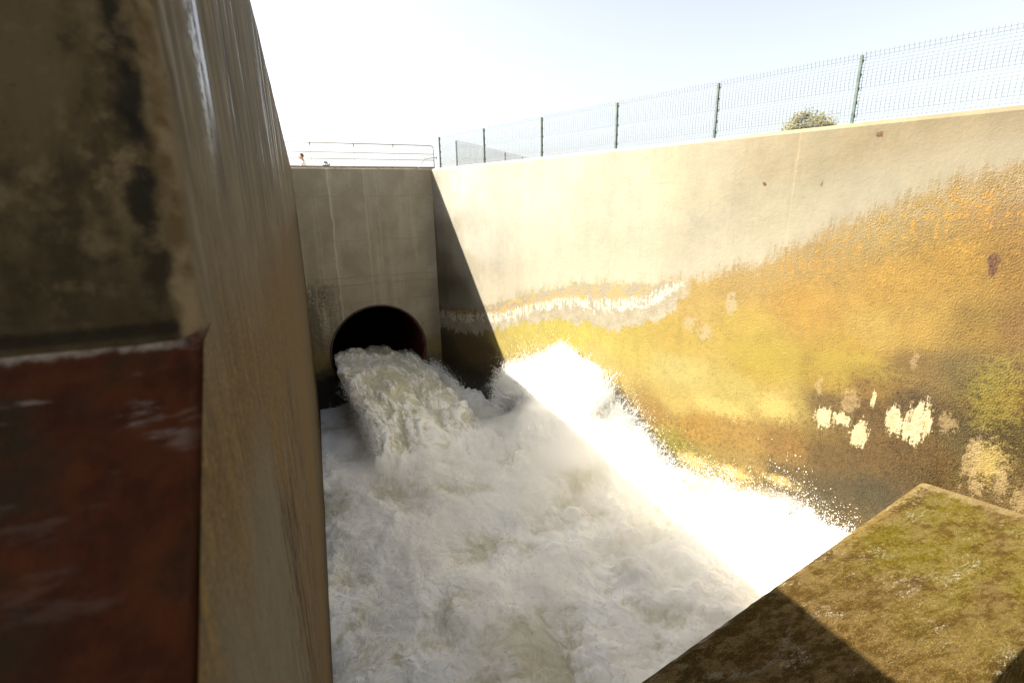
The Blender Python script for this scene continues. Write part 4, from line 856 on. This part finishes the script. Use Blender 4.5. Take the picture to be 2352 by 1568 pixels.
def build_tree(base, H, crown_r):
    bark = plain('bark', (.09,.065,.045), .9, 0, .4, 4, .6)
    lm = Mat('leaves'); n = lm.noise(1.2, 3); leafc = lm.mix(lm.ss(n, .35, .65), (.12,.115,.045), (.20,.18,.075)); 
    p = lm.t.nodes.new('ShaderNodeBsdfTranslucent'); lm.put(p.inputs[0], (.12,.12,.03))
    lm.pbr(leafc, .6, spec=.3); pb = [x for x in lm.t.nodes if x.type == 'BSDF_PRINCIPLED'][0]
    mx = lm.t.nodes.new('ShaderNodeMixShader'); mx.inputs[0].default_value = .25
    lm.t.links.new(pb.outputs[0], mx.inputs[1]); lm.t.links.new(p.outputs[0], mx.inputs[2]); lm.t.links.new(mx.outputs[0], lm.outn.inputs['Surface'])
    o = empty('tree', base); tag(o, 'round olive green tree standing beyond the fence', 'tree')
    bm = bmesh.new(); limbs = []
    add_tube(bm, [(0,0,0),(.1,0,1.2),(0,.1,2.4),(.1,0,H*.5)], [.42,.34,.28,.2], 12)
    for k in range(12):
        a = 2*math.pi*k/12+random.uniform(-.2,.2); e = random.uniform(.3, 1.1); L = crown_r*random.uniform(.6, .9); s = Vector((.05,.05,random.uniform(2.0, H*.5)))
        m_ = s+Vector((math.cos(a)*L*.45, math.sin(a)*L*.45, L*.45*math.tan(e)*.6)); t = s+Vector((math.cos(a)*L, math.sin(a)*L, L*math.tan(e)*.8)); t.z = min(t.z, H-.6)
        add_tube(bm, [s, m_, t], [.14,.09,.03], 8); limbs.append(t)
    bm_obj('trunk', bm, bark, o, True)
    cen = []
    for k in range(150):
        v = Vector((random.gauss(0,1), random.gauss(0,1), random.gauss(0,1))).normalized()*random.uniform(.35, 1)**.5
        cen.append((Vector((v.x*crown_r, v.y*crown_r, H*.60+v.z*H*.36)), random.uniform(.4, .85)))
    cen += [(t, .7) for t in limbs]
    cen += [(Vector((crown_r*1.22*.94, -crown_r*1.22*.34, H*.70+random.uniform(-.7, .5)))+Vector((random.uniform(-.6,.6), random.uniform(-.6,.6), 0)), .5) for _ in range(9)]
    V = []; Q = []
    for c, r in cen:
        for _ in range(150):
            d = Vector((random.gauss(0,1), random.gauss(0,1), random.gauss(0,.8))); d = d.normalized()*r*random.random()**.4; p = c+d
            a = Vector((random.gauss(0,1), random.gauss(0,1), random.gauss(0,1))).normalized(); b = a.orthogonal().normalized(); L = random.uniform(.07, .15); b0 = len(V)
            V += [p-a*L, p+b*L*.45, p+a*L, p-b*L*.45]; Q.append((b0, b0+1, b0+2, b0+3))
    me = np_mesh('crown', np.array([tuple(v) for v in V]), np.array(Q)); link('crown', me, lm.m, o)

# ------------------------------------------------------------------ GROUND, BED
def build_ground():
    m = Mat('dry_soil'); n = m.noise(.4, 8, .6); g = m.pbr(m.mix(m.ss(n, .35, .65), (.26,.205,.13), (.36,.30,.20)), .95, m.bump(m.noise(6, 6), .5, .05))
    hole = [(-2.3, -9), (-2.3, 20.7), (5.2, 20.85), (5.25, 20.2), (XR(-9)+.3, -9)]
    bm = bmesh.new(); R = 900
    inn = [bm.verts.new((x, y, ZG)) for x, y in hole]; low = [bm.verts.new((x, y, ZB)) for x, y in hole]
    out = []
    cx, cy = 4, 6
    for x, y in hole:
        d = Vector((x-cx, y-cy)).normalized(); out.append(bm.verts.new((cx+d.x*R, cy+d.y*R, ZG-.0)))
    k = len(hole)
    for i in range(k):
        j = (i+1) % k
        bm.faces.new((inn[i], inn[j], out[j], out[i]))
        if i in (0, 4): bm.faces.new((inn[i], inn[j], low[j], low[i]))
    o = bm_obj('ground', bm, g); tag(o, 'dry sandy ground around the channel', None, None, 'structure')
    b = Mat('wet_bed'); bed = b.pbr(b.mix(b.ss(b.noise(2, 6), .4, .6), (.035,.03,.02), (.07,.06,.04)), .4)
    me = np_mesh('channel_bed', np.array([(-3,-9.5,ZB+.01),(16,-9.5,ZB+.01),(16,21,ZB+.01),(-3,21,ZB+.01)]), np.array([[0,1,2,3]]))
    tag(link('channel_bed', me, bed), 'dark wet bed of the concrete channel', None, None, 'structure')

# ------------------------------------------------------------------ BUILD
build_ground()
build_left_wall(left_mat(), red_mat())
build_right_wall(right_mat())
build_back_wall(back_mat(), pipe_mat(), None)
build_slab(slab_mat())
wm = water_mat(); build_water(wm); build_jet(wm)
sm = Mat('spray_white'); build_spray(sm.pbr(sm.mix(sm.noise(3, 2), (.84,.84,.82), (.88,.88,.86)), .35, spec=.5))
build_mist()
build_railing()
wire = plain('plastic_coated_wire', (.13,.142,.143), .5, 0, .12, 5); green = plain('green_powder_coat', (.085,.115,.098), .45, 0, .35, 9, .2)
nx, ny = 1/math.hypot(1, KX), -KX/math.hypot(1, KX)
fp = []
for px, py in ((1012,385), (1113,373), (1244,358), (1414,340), (1640,316), (1956,283)):
    r = CF+CR*(px-FW/2)/FPX-CU*(py-FH/2)/FPX; t = (BX+.1*math.hypot(1, KX))/(r[0]-KX*r[1]); fp.append((r[0]*t, r[1]*t, ZT-.002))
for k in (1, 2, 3): fp.append((2*fp[-1][0]-fp[-2][0], 2*fp[-1][1]-fp[-2][1], ZT-.002))
build_fence('mesh_fence', fp, 1.1, 'green welded mesh fence standing along the top of the sunlit stained wall', None, wire, green)
a0 = np.array([6.11, 20.55]); dirv = np.array([9.98-6.11, 24.96-20.55]); Lf = np.linalg.norm(dirv); dirv = dirv/Lf
p2 = [(5.2, 19.58, ZT-.02)]+[(a0[0]+dirv[0]*Lf/2*k, a0[1]+dirv[1]*Lf/2*k, ZT-.02) for k in range(0, 6)]
build_fence('mesh_fence', [p2[1], p2[2], p2[3], p2[4], p2[5]], 1.1, 'green mesh fence running away behind the far corner of the walls', None, wire, green)
pp = at(694, 370, 22.4); build_person((pp[0]+.05, 22.4, ZG))
vc = at(750, 376, 21.9); build_video_camera((vc[0], 21.9, ZG+.07))
tp = at(1860, 300, 40.0); build_tree((tp[0], 40.0, ZG), 8.75-ZG, 2.95)

# ------------------------------------------------------------------ LIGHT, SKY, CAMERA
W = bpy.data.worlds.new('World'); bpy.context.scene.world = W; W.use_nodes = True
nt = W.node_tree; bg = nt.nodes['Background']; sky = nt.nodes.new('ShaderNodeTexSky'); sky.sky_type = 'NISHITA'; sky.sun_disc = False
SUN_EL, SUN_AZ = R_(44), R_(-57.5)
sky.sun_elevation = SUN_EL; sky.sun_rotation = SUN_AZ; sky.altitude = 50; sky.air_density = 1.0; sky.dust_density = 2.2; sky.ozone_density = 1
hs = nt.nodes.new('ShaderNodeHueSaturation'); hs.inputs['Saturation'].default_value = .38      # dusty, hazy air
nt.links.new(sky.outputs[0], hs.inputs['Color']); nt.links.new(hs.outputs[0], bg.inputs[0]); bg.inputs[1].default_value = .056
sl = bpy.data.lights.new('sun', 'SUN'); sl.energy = 5; sl.angle = R_(.6); sl.color = (1, .93, .80); so = bpy.data.objects.new('sun', sl); C.objects.link(so)
trav = Vector((-math.sin(SUN_AZ)*math.cos(SUN_EL), -math.cos(SUN_AZ)*math.cos(SUN_EL), -math.sin(SUN_EL)))
so.rotation_euler = trav.to_track_quat('-Z', 'Y').to_euler(); so.location = (-20, 30, 40)

cam = bpy.data.cameras.new('camera'); co = bpy.data.objects.new('camera', cam); C.objects.link(co)
M = Matrix(((CR[0], CU[0], -CF[0], 0), (CR[1], CU[1], -CF[1], 0), (CR[2], CU[2], -CF[2], 0), (0,0,0,1)))
co.matrix_world = M; cam.sensor_width = 36; cam.lens = 36*FPX/FW; cam.clip_start = .02; cam.clip_end = 3000
cam.dof.use_dof = True; cam.dof.focus_distance = 8; cam.dof.aperture_fstop = 3.6
sc = bpy.context.scene; sc.camera = co
sc.view_settings.view_transform = 'Standard'; sc.view_settings.look = 'None'; sc.view_settings.gamma = 1; sc.view_settings.exposure = 2.25
sc.cycles.use_denoising = True; sc.cycles.max_bounces = 14; sc.cycles.diffuse_bounces = 8; sc.cycles.volume_bounces = 12
sc.cycles.sample_clamp_indirect = 8
